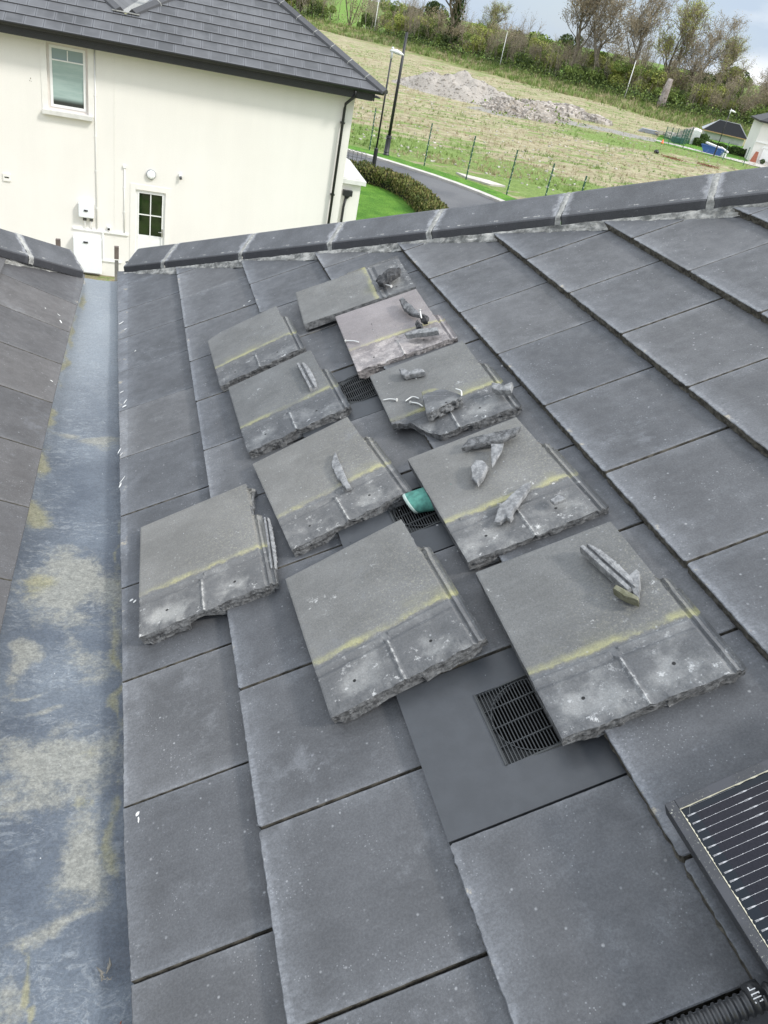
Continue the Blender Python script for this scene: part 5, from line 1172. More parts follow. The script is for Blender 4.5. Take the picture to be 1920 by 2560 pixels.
# ------------------------------------------------------------------ trees
bark = simple('grey_brown_bark', (.19, .165, .13), .9, .2, 0, .3, 2); pale_bark = simple('pale_bark', (.33, .30, .24), .9, .2, 0, .25, 2); twigm = simple('brown_twigs', (.30, .255, .19), .95, .1, 0, .3, 1.5)
budm = leaf_mat('reddish_buds', (.25, .205, .13), (.35, .29, .185), (.34, .34, .15)); yg = leaf_mat('young_yellow_green_leaf', (.25, .29, .065), (.38, .40, .11)); dg_ = leaf_mat('ivy_leaf', (.040, .065, .020), (.085, .12, .035)); mg = leaf_mat('mid_green_leaf', (.11, .17, .038), (.20, .26, .065), (.30, .32, .11))
def bare_mesh(seed, h, spread=.55, buds=900, budmat=1, ivy=0, lean=0):
    rg = random.Random(seed); tr = MB(); cr = MB(); tips = []
    def br(p, d, L_, r, lv):
        n = 4 if lv < 3 else 3; pts = [p]; rad = [r]; q = p.copy(); dd = d.copy()
        for i in range(n):
            dd = (dd+Vector((rg.gauss(0, .16), rg.gauss(0, .16), rg.gauss(0, .10)+.06))).normalized(); q = q+dd*L_/n; pts.append(q.copy()); rad.append(r*(1-.62*(i+1)/n))
        (tr if lv < 3 else cr).tube(pts, rad, 6 if lv < 2 else (4 if lv < 3 else 3), 0, True, False)
        if lv >= 5: tips.append(q); return
        k = {0: 7, 1: 5, 2: 5, 3: 4, 4: 3}[lv]
        for i in range(k):
            f_ = (.38 if lv == 0 else .25)+(.62 if lv == 0 else .75)*(i+rg.random())/k; j = min(n-1, int(f_*n)); b_ = pts[j].lerp(pts[j+1], f_*n-j) if f_ < 1 else pts[-1]
            side = dd.orthogonal().normalized(); side.rotate(Matrix.Rotation(rg.uniform(0, 2*PI), 3, dd)); nd = (dd*(1-spread)+side*spread*rg.uniform(.7, 1.3)+Vector((0, 0, .22))).normalized()
            br(b_, nd, L_*rg.uniform(.50, .72)*(1.0 if lv else .82), max(rad[j]*rg.uniform(.42, .62), .026), lv+1)
    br(Vector((0, 0, -.3)), Vector((lean, 0, 1)).normalized(), h*.58, h*.022, 0)
    for i in range(buds):
        p = rg.choice(tips)+Vector((rg.gauss(0, .25), rg.gauss(0, .25), rg.gauss(0, .25))); leaves(cr, p, .25, 1, .15, rg, 1, budmat)
    if ivy:
        for i in range(ivy):
            z = rg.random()**1.2*h*.62; leaves(cr, Vector((rg.gauss(0, .3), rg.gauss(0, .3), z)), .5*(1-z/h), 1, .32, rg, 1, 2)
    return tr, cr
def sapling_mesh(seed, h, n):
    rg = random.Random(seed); tr = MB(); cr = MB()
    for i in range(n):
        p = Vector((rg.gauss(0, 1.7), rg.gauss(0, 1.1), -.2)); d = Vector((rg.gauss(0, .12), rg.gauss(0, .12), 1)).normalized(); hh = h*rg.uniform(.6, 1.1); pts = [p]
        for k in range(5): d = (d+Vector((rg.gauss(0, .07), rg.gauss(0, .07), 0))).normalized(); pts.append(pts[-1]+d*hh/5)
        tr.tube(pts, [.055, .05, .042, .033, .022, .01], 4, 0, True, False)
        for k in range(20):
            f_ = rg.uniform(.3, 1)*5; j = min(4, int(f_)); b_ = pts[j].lerp(pts[j+1], f_-j); dd = (d+Vector((rg.gauss(0, .5), rg.gauss(0, .5), .25))).normalized(); l_ = hh*rg.uniform(.10, .24); e = b_+dd*l_; cr.tube([b_, b_.lerp(e, .5)+Vector((0, 0, .05)), e], [.016, .012, .007], 3, 0, True, False)
            for _ in range(2): e2 = b_.lerp(e, rg.uniform(.3, 1)); cr.tube([e2, e2+Vector((rg.gauss(0, .35), rg.gauss(0, .35), rg.uniform(.1, .5)))], [.011, .006], 3, 0, True, False)
            if rg.random() < .5: leaves(cr, e, .3, 2, .13, rg, 1, 1)
    return tr, cr
def bush_mesh(seed, r, h, n, size, tall=0):
    rg = random.Random(seed); tr = MB(); cr = MB()
    cl = [(Vector((rg.gauss(0, r*.42), rg.gauss(0, r*.42), h*rg.uniform(.18, .86))), r*rg.uniform(.22, .42)) for _ in range(16)]
    for c, rr in cl: leaves(cr, c, rr*1.15, n//16, size, rg, .85, 0 if rg.random() < .7 else 1)
    for i in range(5):
        a = rg.uniform(0, 6.28); tr.tube([(0, 0, -.2), (math.cos(a)*r*.25, math.sin(a)*r*.25, h*.4), (math.cos(a)*r*.5, math.sin(a)*r*.5, h*.85)], [.10, .06, .02], 5, 0, True, False)
    return tr, cr
def proto(name, tm, cms, tc):
    root = empty(name); t_ = tc[0].build('trunk', [tm], root); c = tc[1].build('crown', cms, root); return root
def place(p, x, y, rz, s_, label, cat, group):
    r = p.copy(); C.objects.link(r); r.location = (x, y, gz(x, y)); r.rotation_euler = (0, 0, rz); r.scale = (s_, s_, s_); tag(r, label, cat, group)
    for ch in p.children: c = ch.copy(); C.objects.link(c); c.parent = r
    return r
PR = {'bareA': proto('bare_tree', bark, [twigm, budm, dg_], bare_mesh(1, 14.5, .55, 4200)), 'bareB': proto('bare_tree', bark, [twigm, budm, dg_], bare_mesh(5, 14, .62, 4000)), 'bareC': proto('bare_tree', bark, [twigm, yg, dg_], bare_mesh(9, 13, .5, 6000)),
      'ivy': proto('ivy_clad_tree', bark, [twigm, budm, dg_], bare_mesh(12, 13.5, .45, 2500, 1, 3600)), 'sap': proto('sapling_thicket', pale_bark, [twigm, budm], sapling_mesh(3, 7.5, 16)), 'sap2': proto('sapling_thicket', bark, [twigm, yg], sapling_mesh(8, 6.5, 16)),
      'bush': proto('shrub', bark, [mg, dg_], bush_mesh(2, 3.0, 4.2, 5200, .30)), 'ybush': proto('shrub', bark, [yg, mg], bush_mesh(6, 2.8, 5.5, 5200, .28)), 'dark': proto('evergreen_tree', bark, [dg_, mg], bush_mesh(4, 3.6, 9.5, 9500, .36)), 'brown': proto('brown_thicket', bark, [budm, twigm], bush_mesh(11, 3.2, 6.0, 4200, .16))}
def belt_at(az, off):
    """point on the tree line seen under azimuth az (degrees), pushed `off` metres back"""
    d = Vector((math.sin(math.radians(az)), math.cos(math.radians(az)))); lo, hi = 60., 260.
    for _ in range(30):
        m_ = (lo+hi)/2
        if seg_dist(d.x*m_, d.y*m_, BELT) > 0: hi = m_
        else: lo = m_
    return d*(lo+off)
rg = random.Random(21)
LM = [(6.2, 'behind the upper part of the house hip'), (8.4, 'beside the ivy covered trunk at the far left'), (10.4, 'behind the lower hip of the house'), (12.2, 'by the gap showing the far meadow'), (14.6, 'beside the leftmost white pole'), (16.4, 'behind the top of the slim lamp'), (18.3, 'behind the top of the thick black pole'), (20.2, 'beside the tall tree with the ivy clad trunk'), (21.8, 'behind the gravel heap'), (23.0, 'beside the middle white pole'), (24.8, 'behind the rubble heap'), (26.6, 'under the tallest bare tree'), (28.6, 'behind the broken concrete heap'), (30.2, 'beside the rightmost white pole'), (32.0, 'left of the dead trunk'), (33.6, 'right of the dead trunk'), (35.2, 'behind the green mesh pen'), (37.0, 'above the garage roof'), (38.8, 'behind the right end of the garage'), (40.6, 'between the garage and the far house'), (42.6, 'behind the far house'), (45, 'beyond the right edge of the far house')]
USED = {}
def lmlabel(adj, az, back):
    i = min(range(len(LM)), key=lambda k: abs(LM[k][0]-az)); sd_ = 'left ' if az < LM[i][0] else 'right '
    for t in ((adj+' '+LM[i][1]), (adj+' '+LM[i][1]+(', set back' if back else ', in front')), ('low '+adj+' '+LM[i][1]), ('wide '+adj+' '+LM[i][1])):
        if t not in USED: USED[t] = 1; return t
    return adj+' '+LM[i][1]
# tall trees one can tell apart: azimuth, offset, kind, scale, label
BIG = [(8.6, 4, 'ivy', .95, 'dark ivy covered trunk at the left end of the tree line above the house hip'), (10.2, 7, 'ybush', 1.6, 'yellow green drooping tree right of the ivy covered trunk'), (7.2, 8, 'ybush', 1.7, 'yellow green tree partly behind the house roof'), (13.2, 14, 'brown', 1.5, 'reddish brown budding tree behind the leftmost white pole'),
 (19.6, 3, 'ivy', 1.25, 'tall bare tree with an ivy clad trunk left of the big spreading one'), (27.0, 5, 'bareA', 1.18, 'tallest spreading bare tree in the middle of the tree line'), (29.3, 6, 'bareB', 1.12, 'bare tree with a forked trunk just right of the tallest one'), (31.0, 7, 'bareA', .98, 'round topped bare tree second right of the tallest one'), (32.9, 7, 'bareC', 1.02, 'broad bare tree with yellowish buds above the dead trunk'), (34.2, 9, 'bareB', .90, 'bare tree whose crown curves down right of the dead trunk'),
 (36.6, 8, 'bareC', .78, 'pale yellow green budding tree behind the grey garage'), (38.6, 8, 'bareB', .72, 'small brown bare tree between the garage and the far house'), (41.8, 3, 'dark', .85, 'dark green tree at the right edge beside the far house'), (43.6, 6, 'dark', .9, 'dark green tree rising over the far house roof'),
 (21.5, 22, 'bareC', .72, 'small round topped tree far behind, left of the middle white pole'), (23.6, 26, 'dark', .72, 'small distant dark tree behind the middle white pole'), (24.8, 24, 'bush', 1.7, 'distant mid green tree seen against the sky'), (17.0, 30, 'dark', .7, 'small distant tree on the skyline left of the ivy clad tree'), (18.0, 26, 'bush', 1.4, 'distant bushy tree on the skyline beside the ivy clad tree')]
for az, off, k, s_, lab in BIG:
    p = belt_at(az, off); place(PR[k], p.x, p.y, rg.uniform(0, 6.28), s_*(1.22 if k[:2] in ('ba', 'iv') else 1.05), lab, 'tree', 'tall trees along the far side of the field')
az = 5.5; i = 0
SH = {'sap': 'pale bare saplings', 'sap2': 'dark budding saplings', 'brown': 'rounded brown thicket', 'bush': 'mid green leafy shrub', 'ybush': 'yellow green leafy shrub'}
while az < 46:
    kinds = ['sap', 'bush', 'sap2', 'bush', 'sap', 'brown', 'ybush', 'sap2']
    if 12.0 < az < 14.2: az += .4; continue
    k = kinds[i % 8] if az < 30 else ['ybush', 'sap2', 'brown', 'bush', 'sap', 'ybush', 'brown', 'sap2'][i % 8]
    lab = {'sap': 'thicket of pale bare saplings along the tree line', 'sap2': 'thicket of dark bare saplings with young leaf along the tree line', 'brown': 'rounded brown leafless thicket along the tree line', 'bush': 'mid green leafy shrub along the tree line', 'ybush': 'tall yellow green leafy shrub along the tree line'}[k]
    p = belt_at(az, rg.uniform(1.5, 5)); place(PR[k], p.x, p.y, rg.uniform(0, 6.28), rg.uniform(.62, .98), lmlabel(SH[k], az, 0), 'tree' if k[0] == 's' else 'shrub', 'thickets and shrubs along the tree line')
    if i % 2 == 0 and not 11 < az < 15:
        k2 = ['brown', 'sap', 'ybush'][i//2 % 3]; p = belt_at(az+.3, rg.uniform(7, 13)); lab2 = {'sap': 'thicket of pale bare saplings along the tree line', 'brown': 'rounded brown leafless thicket along the tree line', 'ybush': 'tall yellow green leafy shrub along the tree line'}[k2]
        place(PR[k2], p.x, p.y, rg.uniform(0, 6.28), rg.uniform(.95, 1.25), lmlabel(SH[k2], az+.3, 1), 'tree' if k2[0] == 's' else 'shrub', 'thickets and shrubs along the tree line')
    if i % 2 == 1:
        k3 = ['dark', 'bush', 'brown', 'sap', 'ybush'][(i//3) % 5]; p = belt_at(az+.2, rg.uniform(22, 46)); place(PR[k3], p.x, p.y, rg.uniform(0, 6.28), rg.uniform(.75, 1.0)*(1 if k3 == 'dark' else 1.45), lmlabel({'dark': 'distant dark tree', 'bush': 'distant green tree', 'brown': 'distant brown tree', 'sap': 'distant bare saplings', 'ybush': 'distant yellow green tree'}[k3], az, 1), 'tree', 'distant trees behind the tree line')
    az += .62; i += 1
# low dark undergrowth along the foot of the belt
mb = MB()
for q in range(26000):
    az = rg.uniform(5, 46)
    if 11.8 < az < 14.3: continue
    p = belt_at(az, 0) if q % 40 == 0 else p; pp = p+Vector((rg.gauss(0, 1.6), rg.gauss(0, 1.4))); leaves(mb, Vector((pp.x, pp.y, gz(pp.x, pp.y)+abs(rg.gauss(0, .75)))), .3, 1, .34, rg, 1, 0 if rg.random() < .6 else 1)
tag(mb.build('undergrowth', [dg_, mg]), 'dark low undergrowth along the foot of the trees', 'undergrowth', None, 'stuff')
for r in PR.values():
    for ch in list(r.children): bpy.data.objects.remove(ch)
    bpy.data.objects.remove(r)
# dead trunk
mb = MB(); x, y = 82.6, 126.0; z = gz(x, y)-.3; mb.tube([(x, y, z), (x+.05, y, z+1.2), (x+.12, y, z+2.6), (x+.2, y, z+3.6), (x+.28, y, z+4.5)], [.80, .66, .60, .54, .40], 9)
for a, b_, c in ((-.9, 2.6, 3.1), (.8, 1.6, 1.3)): mb.tube([(x, y-.3, z+b_), (x+a, y-.5, z+c)], [.07, .02], 5)
tag(mb.build('dead_tree', [rough_edge('bleached_wood', (.26, .22, .20), (.46, .41, .38), (.10, .08, .07), 3)], None, (x, y, z)), 'broken bleached dead tree trunk standing at the foot of the trees', 'tree trunk')
# weeds on the field and bank: clumps of narrow blades
wd = [leaf_mat('dry_straw_blade', (.27, .225, .12), (.40, .34, .21)), leaf_mat('green_blade', (.10, .17, .032), (.20, .27, .07))]
mb = MB()
def tuft(x, y, h, n, mi):
    z = gz(x, y)
    for _ in range(n):
        a = rg.uniform(0, 6.28); dx, dy = math.cos(a), math.sin(a); w_ = h*.07; ln_ = rg.uniform(.15, .6)*h; hh = h*rg.uniform(.6, 1.2)
        bx, by = x+rg.gauss(0, h*.3), y+rg.gauss(0, h*.3)
        mb.add([(bx-dy*w_, by+dx*w_, z), (bx+dy*w_, by-dx*w_, z), (bx+dx*ln_, by+dy*ln_, z+hh)], [(0, 1, 2)], None, mi)
for q in range(9000):
    az = math.radians(rg.uniform(8, 44)); r = 48+ (rg.random()**1.5)*100; x, y = math.sin(az)*r, math.cos(az)*r; d = seg_dist(x, y, BELT)
    if d > 3 or seg_dist(x, y, KERB) < 3 and r < 70: continue
    weed = d > -17; g_ = nz(x*.09, y*.16, 2)+.25*nz(x*.5, y*.5)
    tuft(x, y, rg.uniform(.10, .26)*(2.6 if weed else 1), 6, 1 if (g_ > .08 or (weed and rg.random() < .6)) else 0)
for q in range(5200):
    az = rg.uniform(6, 43); p = belt_at(az, -rg.random()**1.3*15)
    tuft(p.x, p.y, rg.uniform(.35, .8), 7, 1 if rg.random() < .68 else 0)
tag(mb.build('field_weeds', wd), 'dry straw and green weeds growing over the rough field', 'weeds', None, 'stuff')
# stones scattered in the field
stm = simple('field_stone', (.48, .45, .40), .9, .2, 0, .2, 1)
mb = MB()
def rock(mb, x, y, z, s_, mi=0):
    V = []
    for sx, sy, sz in ((-1, -1, -1), (1, -1, -1), (1, 1, -1), (-1, 1, -1), (-1, -1, 1), (1, -1, 1), (1, 1, 1), (-1, 1, 1)): V.append((x+sx*s_*rg.uniform(.4, 1), y+sy*s_*rg.uniform(.4, 1), z+sz*s_*rg.uniform(.25, .7)))
    mb.add(V, [(0, 3, 2, 1), (4, 5, 6, 7), (0, 1, 5, 4), (1, 2, 6, 5), (2, 3, 7, 6), (3, 0, 4, 7)], None, mi)
for q in range(800):
    az = math.radians(rg.uniform(12, 38)); r = 47+rg.random()*45; x, y = math.sin(az)*r, math.cos(az)*r
    if nz(x*.15, y*.15, 5) < -.05 or seg_dist(x, y, KERB) < 2.6: continue
    rock(mb, x, y, gz(x, y)+.02, rg.uniform(.03, .11))
tag(mb.build('scattered_stones', [stm]), 'pale stones scattered over the rough field', 'stones', None, 'stuff')
def heap(name, blobs, m, stones, ss, label, cat, seed, weeds=0):
    mb = MB(); x0 = min(b_[0]-b_[2] for b_ in blobs)-1; x1 = max(b_[0]+b_[2] for b_ in blobs)+1; y0 = min(b_[1]-b_[3] for b_ in blobs)-1; y1 = max(b_[1]+b_[3] for b_ in blobs)+1
    nx, ny = 70, 50
    def hh(x, y):
        z = 0
        for bx, by, rx, ry, h in blobs: d = math.hypot((x-bx)/rx, (y-by)/ry); z = max(z, h*(1-d*d)**1.1 if d < 1 else 0)
        return z*(1+.45*nz(x*.45, y*.45, seed)+.2*nz(x*1.4, y*1.4, seed+3))-.06
    V = [(x0+(x1-x0)*i/nx, y0+(y1-y0)*j/ny, gz(x0+(x1-x0)*i/nx, y0+(y1-y0)*j/ny)+hh(x0+(x1-x0)*i/nx, y0+(y1-y0)*j/ny)) for j in range(ny+1) for i in range(nx+1)]
    mb.add(V, [(j*(nx+1)+i, j*(nx+1)+i+1, (j+1)*(nx+1)+i+1, (j+1)*(nx+1)+i) for j in range(ny) for i in range(nx)], None, 0, True)
    for q in range(stones):
        x, y = rg.uniform(x0, x1), rg.uniform(y0, y1); z = hh(x, y)
        if z < .02: continue
        rock(mb, x, y, gz(x, y)+z, rg.uniform(.3, 1)*ss, 1)
    for q in range(weeds):
        x, y = rg.uniform(x0, x1), rg.uniform(y0, y1); z = hh(x, y)
        if nz(x*.5, y*.5, 8) > .12: leaves(mb, Vector((x, y, gz(x, y)+max(0, z)+.1)), .3, 5, .28, rg, .6, 2)
    return tag(mb.build(name, m, None, (blobs[0][0], blobs[0][1], GZ)), label, cat)
gvm = rough_edge('grey_gravel', (.33, .30, .265), (.42, .385, .345), (.50, .47, .43), 1.2); rbm = rough_edge('pinkish_rubble', (.24, .205, .165), (.36, .315, .26), (.46, .42, .37), 1.0); rkm = simple('rubble_lumps', (.40, .365, .33), .9, .2, 0, .25, .8)
heap('gravel_heap', [(32.6, 91.0, 4.8, 5.5, 1.75), (34.6, 89.5, 5.2, 5.5, 2.0), (36.9, 87.8, 4.0, 4.6, 1.55), (30.4, 92.4, 3.2, 3.2, .9)], [gvm, gvm, mg], 1500, .13, 'smooth pale grey gravel heap at the far left of the mounds', 'gravel heap', 1)
heap('rubble_heap', [(37.6, 83.2, 3.2, 3.6, 1.2), (40.3, 84.5, 3.4, 3.6, 1.25), (42.5, 85.5, 3.2, 3.0, .9), (39.2, 80.5, 2.2, 2.4, .8)], [rbm, rkm, mg], 2600, .24, 'weedy pinkish heap of broken rubble beside the gravel heap', 'rubble heap', 2, 260)
heap('concrete_heap', [(45.2, 92.0, 3.2, 2.6, .9), (48.6, 91.8, 3.2, 2.4, .9), (51.5, 90.2, 2.2, 2.0, .6)], [gvm, rkm, mg], 1500, .42, 'low heap of pale broken concrete slabs below the grassy bank', 'rubble heap', 3, 60)
for x, y, lab in ((38.9, 78.3, 0), ): pass
# pale slab by the fence post
mb = MB(); mb.prism([(17.0, 42.3, GZ), (18.6, 41.3, GZ), (19.2, 40.4, GZ), (18.2, 40.2, GZ), (17.2, 41.2, GZ)], (0, 0, .09)); tag(fix_normals(mb.build('concrete_slab', [simple('pale_slab', (.46, .43, .39), .9, .2, 0, .15, 3)], None, (18, 41.2, GZ))), 'flat pale broken concrete slab lying in the field by a green post', 'slab')
# ------------------------------------------------------------------ far plots on the right
def far():
    lmb = MB(); lmb.add([(p[0], p[1], GZ+.03) for p in [(52.8, 78.8), (56.2, 76.0), (61.5, 72.8), (67, 69), (82, 80), (74, 100), (62, 92), (54.8, 82)]], [tuple(range(8))]); tag(lmb.build('garden_lawn', [grassm]), kind='structure')
    pm = simple('pale_paving', (.42, .40, .37), .9, .2, 0, .12, 1)
    mb = MB(); mb.add([(p[0], p[1], GZ+.042) for p in [(53.6, 80.3), (55.0, 79.2), (58.9, 75.6), (60.8, 73.2), (66, 69.6), (72, 76), (65.2, 78.4), (62.6, 76.0), (59.8, 77.4), (56.4, 80.6), (54.4, 81.6)]], [tuple(range(11))]); tag(fix_normals(mb.build('paved_path', [pm])), kind='structure')
    z = GZ+.03
    # garage
    root = tag(empty('block_garage', (73, 94, z)), 'unfinished grey block garage with a new black hipped roof in the far plots', 'garage')
    A = Vector((70.6, 96.2, z)); B_ = Vector((75.4, 92.4, z)); d = (B_-A).normalized(); n = Vector((d.y, -d.x, 0)); n = n if n.y > 0 else -n; L_ = (B_-A).length+1.0; Dp = 4.6; H = .93
    A = Vector((70.3, 96.0, z)); d = Vector((math.cos(math.radians(-33)), math.sin(math.radians(-33)), 0)); n = Vector((-d.y, d.x, 0)); L_ = 5.35-.3; A = A+d*.3+n*.3
    bm_ = simple('grey_blockwork', (.46, .46, .44), .9, .2, 0, .12, 1.2); mb = MB(); c = A+d*L_/2+n*Dp/2+Vector((0, 0, H/2)); mb.box(c, (L_/2, Dp/2, H/2), 0, (d, n, Vector((0, 0, 1)))); mb.build('wall', [bm_], root)
    e = [A-d*.3-n*.3, A+d*(L_+.3)-n*.3, A+d*(L_+.3)+n*(Dp+.3), A-d*.3+n*(Dp+.3)]; e = [p+Vector((0, 0, H)) for p in e]; r0 = A+d*1.4+n*Dp/2+Vector((0, 0, H+1.32)); r1 = A+d*(L_-1.0)+n*Dp/2+Vector((0, 0, H+1.32))
    mb = MB(); mb.quad(e[0], e[1], r1, r0); mb.add([e[1], e[2], r1], [(0, 1, 2)]); mb.quad(e[2], e[3], r0, r1); mb.build('roof', [simple('black_new_slate', (.014, .015, .017), .9, .15)], root)
    mb = MB(); mb.add([e[3], e[0], r0], [(0, 1, 2)]); mb.build('pale_roof_face', [simple('pale_grey_roof_face', (.42, .44, .48), .6)], root)  # one hip face coloured paler than the other roof faces
    mb = MB(); mb.box((e[0]+e[1])/2+Vector((0, 0, -.06)), (L_/2+.3, .03, .06), 0, (d, n, Vector((0, 0, 1)))); mb.build('timber_fascia', [simple('raw_timber', (.42, .27, .14), .8)], root)
    mb = MB(); mb.tube([e[1], r1], .06, 5); mb.tube([e[0], r0], .05, 5); mb.tube([r0, r1], .05, 5); mb.build('ridge', [simple('lead_ridge', (.25, .26, .27), .7)], root)
    # white end wall with a crumbled top
    mb = MB(); mb.prism([(60.4, 83.9, z), (61.1, 83.4, z), (61.1, 83.4, z+1.40), (60.7, 83.7, z+1.50), (60.4, 83.9, z+1.42)], (2.2, 3.0, 0)); tag(fix_normals(mb.build('boundary_wall', [simple('white_wall_paint', (.72, .72, .69), .8)], None, (64.9, 86.8, z))), 'short white boundary wall at the right end of the green mesh pen', 'wall')
    heap('topsoil_heap', [(64.6, 90.2, 1.8, 1.5, 1.5)], [rbm, rkm, mg], 220, .2, 'pale rubble piled behind the white boundary wall', 'rubble heap', 5)
    # green mesh pen
    pen = tag(empty('mesh_pen', (58, 83, z)), 'green mesh fence pen standing in the field left of the white boundary wall', 'fence')
    cr_ = [(54.3, 79.9), (56.9, 80.6), (59.9, 83.4), (62.6, 87.2)]
    mm = simple('green_mesh_wire', (.03, .12, .09), .6); pb = MB()
    for (a, b_), (c2, d2) in zip(cr_, cr_[1:]):
        k = 3
        for i in range(k): x, y = a+(c2-a)*i/k, b_+(d2-b_)*i/k; q = MB(); q.box((x, y, z+.78), (.035, .035, .78)); q.build('post', [grn], pen)
        for zz in [z+.1*i for i in range(1, 16)]: pb.tube([(a, b_, zz), (c2, d2, zz)], .012, 3, 0, True, False)
        l = math.hypot(c2-a, d2-b_); 
        for i in range(int(l/.22)): f_ = i/(l/.22); pb.tube([(a+(c2-a)*f_, b_+(d2-b_)*f_, z), (a+(c2-a)*f_, b_+(d2-b_)*f_, z+1.53)], .010, 3, 0, True, False)
    pb.build('mesh', [mm], pen)
    tk = MB(); tk.box((57.6, 82.2, z+.30), (.65, .35, .28)); o = tk.build('storage_box', [simple('dark_green_plastic', (.012, .075, .055), .5)], None, (58.9, 84.2, z)); bv = o.modifiers.new('b', 'BEVEL'); bv.width = .06; tag(o, 'dark green storage box inside the green mesh pen', 'box')
    rb = MB(); [rock(rb, 59.2+rg.gauss(0, .7), 85.0+rg.gauss(0, .5), z+.2+rg.random()*.4, .3) for _ in range(40)]; tag(rb.build('block_pile', [rkm], None, (61, 85, z)), 'pile of pale building blocks inside the green mesh pen', 'pile of blocks')
    # stacked boards
    sb = MB(); dd = Vector((.93, -.36, 0)); nn = Vector((.36, .93, 0))
    for i in range(5): sb.box((57.4+.05*i, 88.0, GZ+.06+i*.08), (1.15-.06*i, .40, .030), 0, (dd, nn, Vector((0, 0, 1))))
    tag(sb.build('board_stack', [simple('grey_boards', (.30, .32, .35), .7)], None, (57, 88.3, GZ)), 'stack of grey boards lying beside the gravel track', 'boards')
    sb = MB(); [sb.box((59.2+rg.gauss(0, .5), 86.6+rg.gauss(0, .3), GZ+.2+rg.random()*.3), (.6, .06, .05), rg.choice((0, 1)), (dd, nn, Vector((0, 0, 1)))) for _ in range(14)]
    tag(sb.build('timber_scraps', [simple('dark_scrap', (.05, .045, .045), .8), simple('pale_scrap', (.42, .36, .27), .8)], None, (59.2, 86.6, GZ)), 'jumble of dark and pale timber scraps by the board stack', 'timber')
    cn = MB(); cn.tube([(53.6, 78.9, GZ+.03), (53.6, 78.9, GZ+.08), (53.6, 78.9, GZ+.42)], [.19, .13, .03], 10); tag(cn.build('traffic_cone', [simple('orange_cone', (.75, .16, .06), .6)], None, (54.7, 80.2, GZ)), 'orange red cone at the left foot of the green mesh pen', 'cone')
    # far hedge
    make_hedge('hedge', [(60.6, 83.6), (62.0, 82.6), (64.0, 81.2), (66.4, 79.4)], .7, .80, HG2, 9000, .13, 'dark green clipped hedge in front of the grey block garage')
    make_hedge('hedge', [(61.3, 84.6), (62.5, 83.6)], .9, 1.25, HG2, 3500, .18, 'taller dark hedge beside the white boundary wall', wob=.3)
    # skip
    root = tag(empty('skip', (58.6, 77.2, z)), 'blue metal skip heaped with white boards beside the far lamp', 'skip')
    a = Vector((57.7, 78.0, z)); b2 = Vector((59.3, 76.15, z)); d = (b2-a).normalized(); n = Vector((-d.y, d.x, 0)); n = n if n.y > 0 else -n; L_ = (b2-a).length; w_ = 1.0; h = .66
    low = [a+d*.45, b2-d*.30, b2-d*.30+n*w_, a+d*.45+n*w_]; top_ = [a, b2, b2+n*w_, a+n*w_]; mb = MB(); V = low+[p+Vector((0, 0, h)) for p in top_]
    mb.add(V, [(0, 1, 5, 4), (1, 2, 6, 5), (2, 3, 7, 6), (3, 0, 4, 7), (0, 3, 2, 1)])
    skm, t, b = mat('blue_skip_paint', .5, .5); g = G(t); t.links.new(g.mix(g.step(g.noise(3, 6, .8), .58, .64), (.030, .095, .27), (.35, .42, .52)), b.inputs['Base Color']); o = mb.build('body', [skm], root); s_ = o.modifiers.new('s', 'SOLIDIFY'); s_.thickness = .04
    mb = MB(); ring = [p+Vector((0, 0, h)) for p in top_]; mb.tube(ring+[ring[0]], .045, 6); mb.build('rim', [skm], root)
    wb = simple('white_board', (.74, .73, .72), .7); sbm = MB(); sbm.box((58.9, 77.5, z+.80), (.85, .36, .07), 0, ((d+Vector((0, 0, -.12))).normalized(), n, Vector((0, 0, 1)))); tag(sbm.build('waste_board', [wb], None, (59.1, 77.9, z+1.1)), 'large white board lying on top of the blue skip', 'board', 'white boards in the skip')
    sbm = MB(); sbm.box((59.55, 76.4, z+.66), (.45, .24, .06), 0, ((d+Vector((0, 0, -.35))).normalized(), n, Vector((0, 0, 1)))); tag(sbm.build('waste_board', [wb], None, (60.2, 77, z+1)), 'smaller white board tipped over the right end of the blue skip', 'board', 'white boards in the skip')
    sbm = MB(); sbm.box((59.2, 75.7, z+.20), (.16, .16, .20), 0, (d, n, Vector((0, 0, 1)))); tag(sbm.build('concrete_block', [wb], None, (58.9, 75.9, z)), 'pale square block standing at the right foot of the skip', 'block')
    # black sack
    sk = MB(); sk.tube([(46.6, 68.9, GZ+.02), (46.6, 68.9, GZ+.12), (46.65, 68.9, GZ+.24), (46.7, 68.9, GZ+.34)], [.22, .27, .20, .06], 10); tag(sk.build('black_sack', [simple('black_polythene', (.012, .012, .014), .4)], None, (46.6, 68.9, GZ)), 'small black sack lying alone in the field', 'sack')
    # rusty ground patches (dead plants)
    for (x, y, lab) in ((50.3, 65.9, 'reddish brown strip of dead plants near the kerb in the right of the field'), (47.3, 67.2, 'faint brown strip of dead plants left of the black sack')):
        mb = MB(); [leaves(mb, Vector((x+rg.gauss(0, .45), y+rg.gauss(0, .5), gz(x, y)+.06)), .10, 1, .10, rg, .5) for _ in range(420)]; tag(mb.build('dead_plants', [simple('rust_plants', (.20, .095, .045), .9) if 'rust_plants' not in bpy.data.materials else bpy.data.materials['rust_plants']]), lab, 'plants', None, 'stuff')
    # far house
    root = tag(empty('distant_house', (68, 82, z)), 'small cream house with french windows at the right edge of the field', 'house')
    a = Vector((63.4, 77.0, z)); d = Vector((.86, -.51, 0)); n = Vector((.51, .86, 0)); U = Vector((0, 0, 1)); H = 3.9; L_ = 8
    wl = bpy.data.materials['cream_render']; mb = MB(); mb.box(a+d*L_/2+n*3.5+U*H/2, (L_/2, 3.5, H/2), 0, (d, n, U)); mb.build('wall', [wl], root)
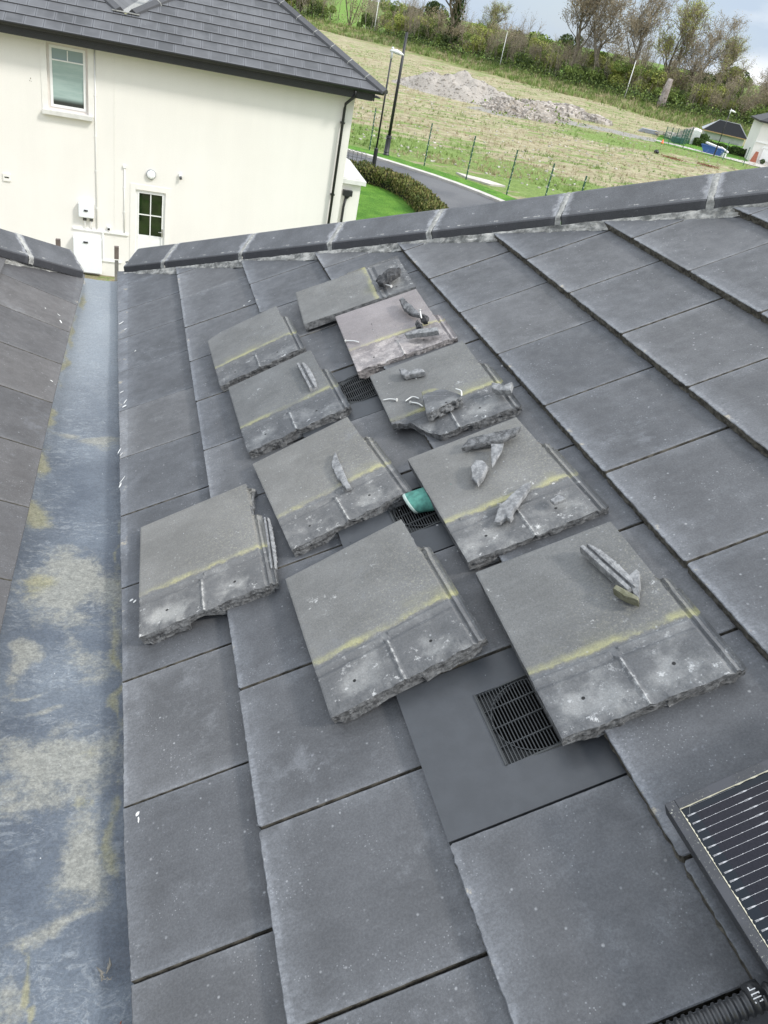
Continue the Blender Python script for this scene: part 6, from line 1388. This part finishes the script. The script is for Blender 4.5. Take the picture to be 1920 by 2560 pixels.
    e = [a-d*.4-n*.4, a+d*(L_+.4)-n*.4, a+d*(L_+.4)+n*7.4, a-d*.4+n*7.4]; e = [p+U*H for p in e]; r0 = a+d*3.5+n*3.5+U*(H+2.0); r1 = a+d*5+n*3.5+U*(H+2.0)
    mb = MB(); mb.quad(e[0], e[1], r1, r0); mb.add([e[1], e[2], r1], [(0, 1, 2)]); mb.quad(e[2], e[3], r0, r1); mb.add([e[3], e[0], r0], [(0, 1, 2)]); mb.add(e, [(3, 2, 1, 0)]); mb.build('roof', [bpy.data.materials['house_roof_tiles']], root)
    mb = MB(); mb.box((e[0]+e[1])/2-U*.05, (L_/2+.4, .05, .09), 0, (d, n, U)); mb.box((e[0]+e[3])/2-U*.05, (.05, 3.9, .09), 0, (d, n, U)); mb.build('gutter', [blk], root)
    dark = bpy.data.materials['dark_door_glass']; wu = bpy.data.materials['white_upvc']
    def wdw(x0, x1, z0, z1, nx_, nz_, nm='window'):
        c = a+d*(x0+x1)/2-n*.03+U*(z0+z1)/2; mb = MB(); mb.box(c, ((x1-x0)/2, .03, (z1-z0)/2), 0, (d, n, U)); w1 = mb.build(nm, [wu], root); mb = MB()
        for i in range(nx_):
            for j in range(nz_):
                px = x0+.07+(x1-x0-.07)*i/nx_; pz = z0+.07+(z1-z0-.07)*j/nz_; wx = (x1-x0-.07)/nx_-.07; wz = (z1-z0-.07)/nz_-.07; p0 = a-n*.064; mb.quad(*[p0+d*X+U*Z for X, Z in ((px, pz), (px+wx, pz), (px+wx, pz+wz), (px, pz+wz))])
        mb.build('pane', [dark], w1); return w1
    wdw(1.05, 2.9, .30, 1.42, 3, 1, 'french_window'); wdw(1.5, 2.4, 2.30, 3.3, 2, 2); wdw(.95, 3.1, 1.48, 1.66, 8, 1, 'transom_window')
    mb = MB(); mb.box(a+d*L_/2-n*.04+U*1.95, (L_/2, .05, .05), 0, (d, n, U)); mb.box(a+d*.9-n*.03+U*1.45, (.05, .05, .1), 0, (d, n, U)); mb.build('string_course', [wu], root)
    mb = MB(); mb.prism([a+d*.1-n*.5, a+d*.75-n*.5, a+d*.65-n*.5+U*1.05, a+d*.35-n*.5+U*1.05], n*.1); tag(fix_normals(mb.build('red_panel', [simple('red_brown_panel', (.36, .12, .07), .7)], None, a+d*.4-n*.5)), 'red brown panel leaning by the corner of the far house', 'panel')
    for i, (x, lab) in enumerate(((1.35, 'left one of two round clipped bushes under the far french windows'), (2.4, 'right one of two round clipped bushes under the far french windows'))):
        mb = MB(); leaves(mb, a+d*x-n*.6+U*.28, .26, 500, .09, rg); tag(mb.build('potted_bush', [HG2[0]], None, a+d*x-n*.6), lab, 'bush', 'round bushes by the far house')
far()
